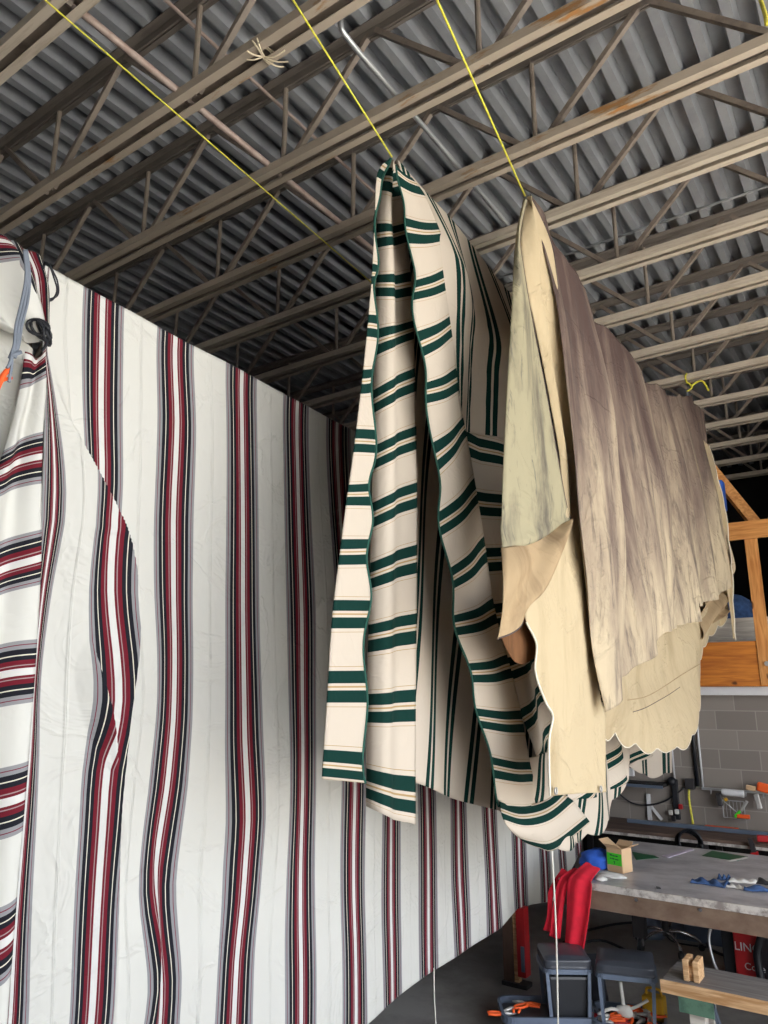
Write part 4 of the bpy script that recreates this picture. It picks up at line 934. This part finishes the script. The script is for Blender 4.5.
# ------------------------------------------------------------------ wall bench and what hangs above it
t = thing('wall_bench', (-.5, 8.6, 0), 'long narrow wooden bench against the block wall with a pale front edge', 'bench')
obj('bench_board', B((-3.4, 8.25, .79), (.38, 8.98, .83)), M['benchwood'], t)
obj('front_edge', B((-3.4, 8.235, .775), (.38, 8.249, .80)), M['bevelled'], t)['label'] = 'pale chipped front edge'
for x_ in (-3.3, -1.9, -.3, .33):
    obj('leg', B((x_ - .03, 8.28, 0), (x_ + .03, 8.34, .79)), M['dark_steel'], t); obj('leg', B((x_ - .03, 8.9, 0), (x_ + .03, 8.96, .79)), M['dark_steel'], t)
obj('back_panel', B((-3.4, 8.965, .1), (.38, 8.99, .79)), M['darkwall'], t)
tag(obj('straightedge', B((atZ(633, 820, .83).x, 8.68, .832), (.3, 8.72, .87)), M['bluegrey'], bevel=.003), 'long blue-grey metal bar lying along the wall bench', 'bar')
YW = 8.97
def wy_(px, py, Y=YW): return atY(px, py, Y)
def wbox(name, x0, y0, x1, y1, d, mat, label, cat, bev=.004, Y=YW + .02):
    a, b = wy_(x0, y0, Y), wy_(x1, y1, Y)
    return tag(obj(name, B((a.x, Y - d, b.z), (b.x, Y, a.z)), mat, bevel=bev), label, cat)
def wtube(name, pts, r, mat, label, cat, Y=YW - .02): return tag(obj(name, T(smoothpath([wy_(x, y, Y) for x, y in pts], 5), r, 8), mat, smooth=True), label, cat)
a, b = wy_(689, 694), wy_(694, 786)
tag(obj('wall_conduit', T([(a.x, YW, a.z), (a.x, YW, b.z)], .018, 8), M['cord_black'], smooth=True), 'black conduit running down the block wall from the mezzanine trim', 'pipe')
tag(obj('wall_conduit', T([(a.x + .055, YW, a.z), (a.x + .055, YW, b.z - .03)], .011, 8), M['white_paint'], smooth=True), 'thin white conduit beside the black one on the block wall', 'pipe')
a, b = wy_(671, 738), wy_(671, 778)
tag(obj('wall_conduit', T([(a.x, YW, 2.18), (a.x, YW, b.z)], .012, 8), M['white_paint'], smooth=True), 'thin pale conduit on the block wall at the end of the green tarp valance', 'pipe')
wbox('outlet_box', 686, 778, 696, 789, .07, M['dark_steel'], 'dark outlet box at the foot of the wall conduits', 'outlet')
wtube('yellow_cable', [(689, 786), (689, 798), (691, 812), (693, 824)], .012, M['yellow'], 'yellow cord hanging down the block wall to the wall bench', 'cord')
wtube('sagging_cable', [(618, 793), (632, 803), (648, 805), (665, 801), (684, 788)], .009, M['cord_black'], 'black cable sagging across the block wall behind the green tarp', 'cable')
t = thing('power_strip', wy_(675, 800), 'black power strip hanging on the block wall with plugs in it', 'power strip')
a, b = wy_(674, 779, YW + .02), wy_(677, 819, YW + .02)
obj('strip_body', B((a.x - .02, YW - .03, b.z), (a.x + .04, YW + .02, a.z)), M['black'], t, bevel=.005)
for (x_, y_, mt_) in ((672, 812, 'white_cloth'), (678, 811, 'white_cloth'), (675, 818, 'dark_steel'), (682, 806, 'red_paint')):
    p_ = wy_(x_, y_); obj('plug', B((p_.x - .02, YW - .07, p_.z - .025), (p_.x + .02, YW - .031, p_.z + .025)), M[mt_], t, bevel=.005)
p_ = wy_(673, 781); bm = bmesh.new(); bmesh.ops.create_icosphere(bm, subdivisions=2, radius=.05, matrix=Matrix.Translation((p_.x, YW - .05, p_.z))); obj('cord_knot', bm, M['cord_black'], t, smooth=True)
t = thing('shelf_bracket', wy_(648, 808), 'white triangular shelf bracket on the block wall', 'bracket')
a, b, c_ = wy_(648, 794), wy_(649, 820), wy_(662, 820)
obj('upright', B((a.x - .02, YW - .01, b.z), (a.x + .02, YW + .02, a.z)), M['white_paint'], t)
obj('strut', OB((a.x, YW, a.z - .10), (c_.x, YW, c_.z), .02, .03), M['white_paint'], t)
t = thing('wall_shelf', wy_(645, 786), 'dark narrow wall shelf half hidden behind the green tarp valance', 'shelf')
a, b = wy_(612, 781), wy_(668, 786)
obj('board', B((a.x, YW - .2, b.z), (b.x, YW + .02, b.z + .035)), M['darkwall'], t); obj('front_strip', B((a.x, YW - .215, b.z - .01), (b.x, YW - .201, b.z + .02)), M['bluegrey'], t)
wbox('switch_box', 629, 768, 635, 776, .05, M['white_paint'], 'small white switch box above the dark wall shelf', 'switch')
# tool rail
t = thing('tool_rail', wy_(735, 790), 'thin metal tool rail fixed along the block wall at right', 'rail')
a, b = wy_(702, 787), wy_(790, 797)
obj('rail', B((a.x, YW - .03, 1.20), (b.x, YW, 1.225)), M['galv'], t)
for k in range(5): obj('hook', T([(a.x + .1 + .17 * k, YW - .03, 1.20), (a.x + .1 + .17 * k, YW - .07, 1.17), (a.x + .1 + .17 * k, YW - .07, 1.21)], .006, 6), M['galv'], t)
wtube('paper_roll', [(722, 792), (734, 793), (744, 794)], .038, M['white_paint'], 'white roll hanging under the tool rail', 'roll', Y=YW - .12)
def hang(name, x0, y0, x1, y1, w_, mat, label, cat, Y=YW - .1):
    a, b = wy_(x0, y0, Y), wy_(x1, y1, Y); return tag(obj(name, OB(a, b, w_, w_ * .7, Vector((0, 1, 0))), mat, bevel=w_ * .2), label, cat)
hang('steel_clamp', 756, 794, 760, 809, .05, M['silver'], 'silver clamp hanging at the right end of the tool rail', 'clamp')
hang('black_clamp', 718, 793, 721, 806, .05, M['dark_steel'], 'dark clamp hanging at the left end of the white roll', 'clamp')
hang('hammer_handle', 737, 816, 750, 817, .04, M['orange'], 'orange handled tool hanging low below the tool rail', 'tool')
hang('green_clip', 735, 817, 740, 811, .03, M['lime'], 'lime green clip beside the low orange handled tool', 'clip')
hang('drill', 757, 786, 772, 790, .09, M['orange'], 'black and orange drill lying on the tool rail', 'drill')
hang('brush', 746, 787, 756, 789, .05, M['card'], 'tan brush lying on the tool rail beside the drill', 'brush')
hang('yellow_ball', 725, 798, 727, 801, .035, M['yellow_plastic'], 'small yellow ball below the white roll', 'ball')
bm = bmesh.new(); a, b = wy_(724, 799), wy_(747, 818)
fr_ = [(a.x, YW - .09, a.z), (b.x, YW - .09, a.z), (b.x, YW - .09, b.z), (a.x, YW - .09, b.z), (a.x, YW - .09, a.z)]
for u_, v_ in zip(fr_, fr_[1:]): tube(bm, [u_, v_], .006, 6)
for k in range(1, 6): x_ = a.x + (b.x - a.x) * k / 6; tube(bm, [(x_, YW - .09, a.z), (x_, YW - .09, b.z)], .0025, 5)
tube(bm, [(a.x, YW - .09, a.z), (b.x, YW - .09, b.z)], .004, 5)
tag(obj('wire_basket', bm, M['galv']), 'wire basket hanging under the white roll', 'basket')
hang('silver_pliers', 741, 811, 747, 801, .03, M['silver'], 'silver pliers leaning in the wire basket', 'pliers', Y=YW - .13)
p_ = atZ(727, 826, .83); tag(obj('orange_level', B((p_.x - .16, 8.80, .832), (p_.x + .16, 8.85, .862)), M['orange'], bevel=.004), 'flat orange level lying at the back of the wall bench', 'level')
p_ = atY(760, 835, 8.22)
tag(obj('red_clamp', OB((p_.x - .05, 8.33, .865), (p_.x + .3, 8.40, .865), .05, .06), M['red_paint'], bevel=.01), 'red handled clamp lying on the front of the wall bench', 'clamp')
t = thing('bar_clamp', (atY(754, 850, 8.2).x, 8.2, .8), 'dark bar clamp with a red handle hanging from the wall bench front', 'clamp')
a, b = atY(750, 838, 8.2), atY(756, 858, 8.2)
obj('bar', OB(a, a.lerp(b, .75), .04, .04, Vector((0, 1, 0))), M['dark_steel'], t); obj('handle', OB(a.lerp(b, .7), b, .06, .06, Vector((0, 1, 0))), M['red_paint'], t)
t = thing('cable_coil', (atY(688, 838, 8.2).x, 8.2, .7), 'black cable coil hanging from the front edge of the wall bench', 'coil')
p_ = atY(687, 838, 8.19)
for k in range(5):
    obj('loop', T([p_ + Vector((.11 * math.cos(a) + .01 * k, -.02 * k * .5, .085 * math.sin(a) * (1 + .1 * k) - .03)) for a in [2 * PI * q / 18 for q in range(19)]], .012, 6), M['cord_black'], t, smooth=True)
# ------------------------------------------------------------------ light
w = bpy.data.worlds.new('World'); bpy.context.scene.world = w; w.use_nodes = True
nt = w.node_tree; bg = nt.nodes['Background']
sky = nt.nodes.new('ShaderNodeTexSky'); sky.sky_type = 'NISHITA'; sky.sun_disc = False; sky.sun_elevation = math.radians(50); sky.sun_rotation = math.radians(140); sky.dust_density = 3
mx = nt.nodes.new('ShaderNodeMix'); mx.data_type = 'RGBA'; mx.inputs[0].default_value = .75
mx.inputs[7].default_value = (4.0, 4.2, 4.5, 1)
nt.links.new(sky.outputs[0], mx.inputs[6]); nt.links.new(mx.outputs[2], bg.inputs['Color']); bg.inputs['Strength'].default_value = 1.0
sl = bpy.data.lights.new('sun', 'SUN'); sl.energy = 18; sl.angle = math.radians(2); sl.color = (1, .95, .88)
so = bpy.data.objects.new('sun', sl); C.objects.link(so)
so.rotation_euler = Vector((-.35, .45, -1.0)).to_track_quat('-Z', 'Y').to_euler()

cd = bpy.data.cameras.new('camera'); co = bpy.data.objects.new('camera', cd); C.objects.link(co)
cd.sensor_fit = 'VERTICAL'; cd.sensor_height = 36; cd.lens = 36 * FPX / 1024; cd.clip_end = 200
co.location = CAM; co.rotation_euler = (PI / 2 + PITCH, 0, YAW)
S = bpy.context.scene; S.camera = co
S.view_settings.view_transform = 'Standard'; S.view_settings.look = 'None'; S.view_settings.gamma = 1; S.view_settings.use_curve_mapping = False
S.view_settings.exposure = 0.35
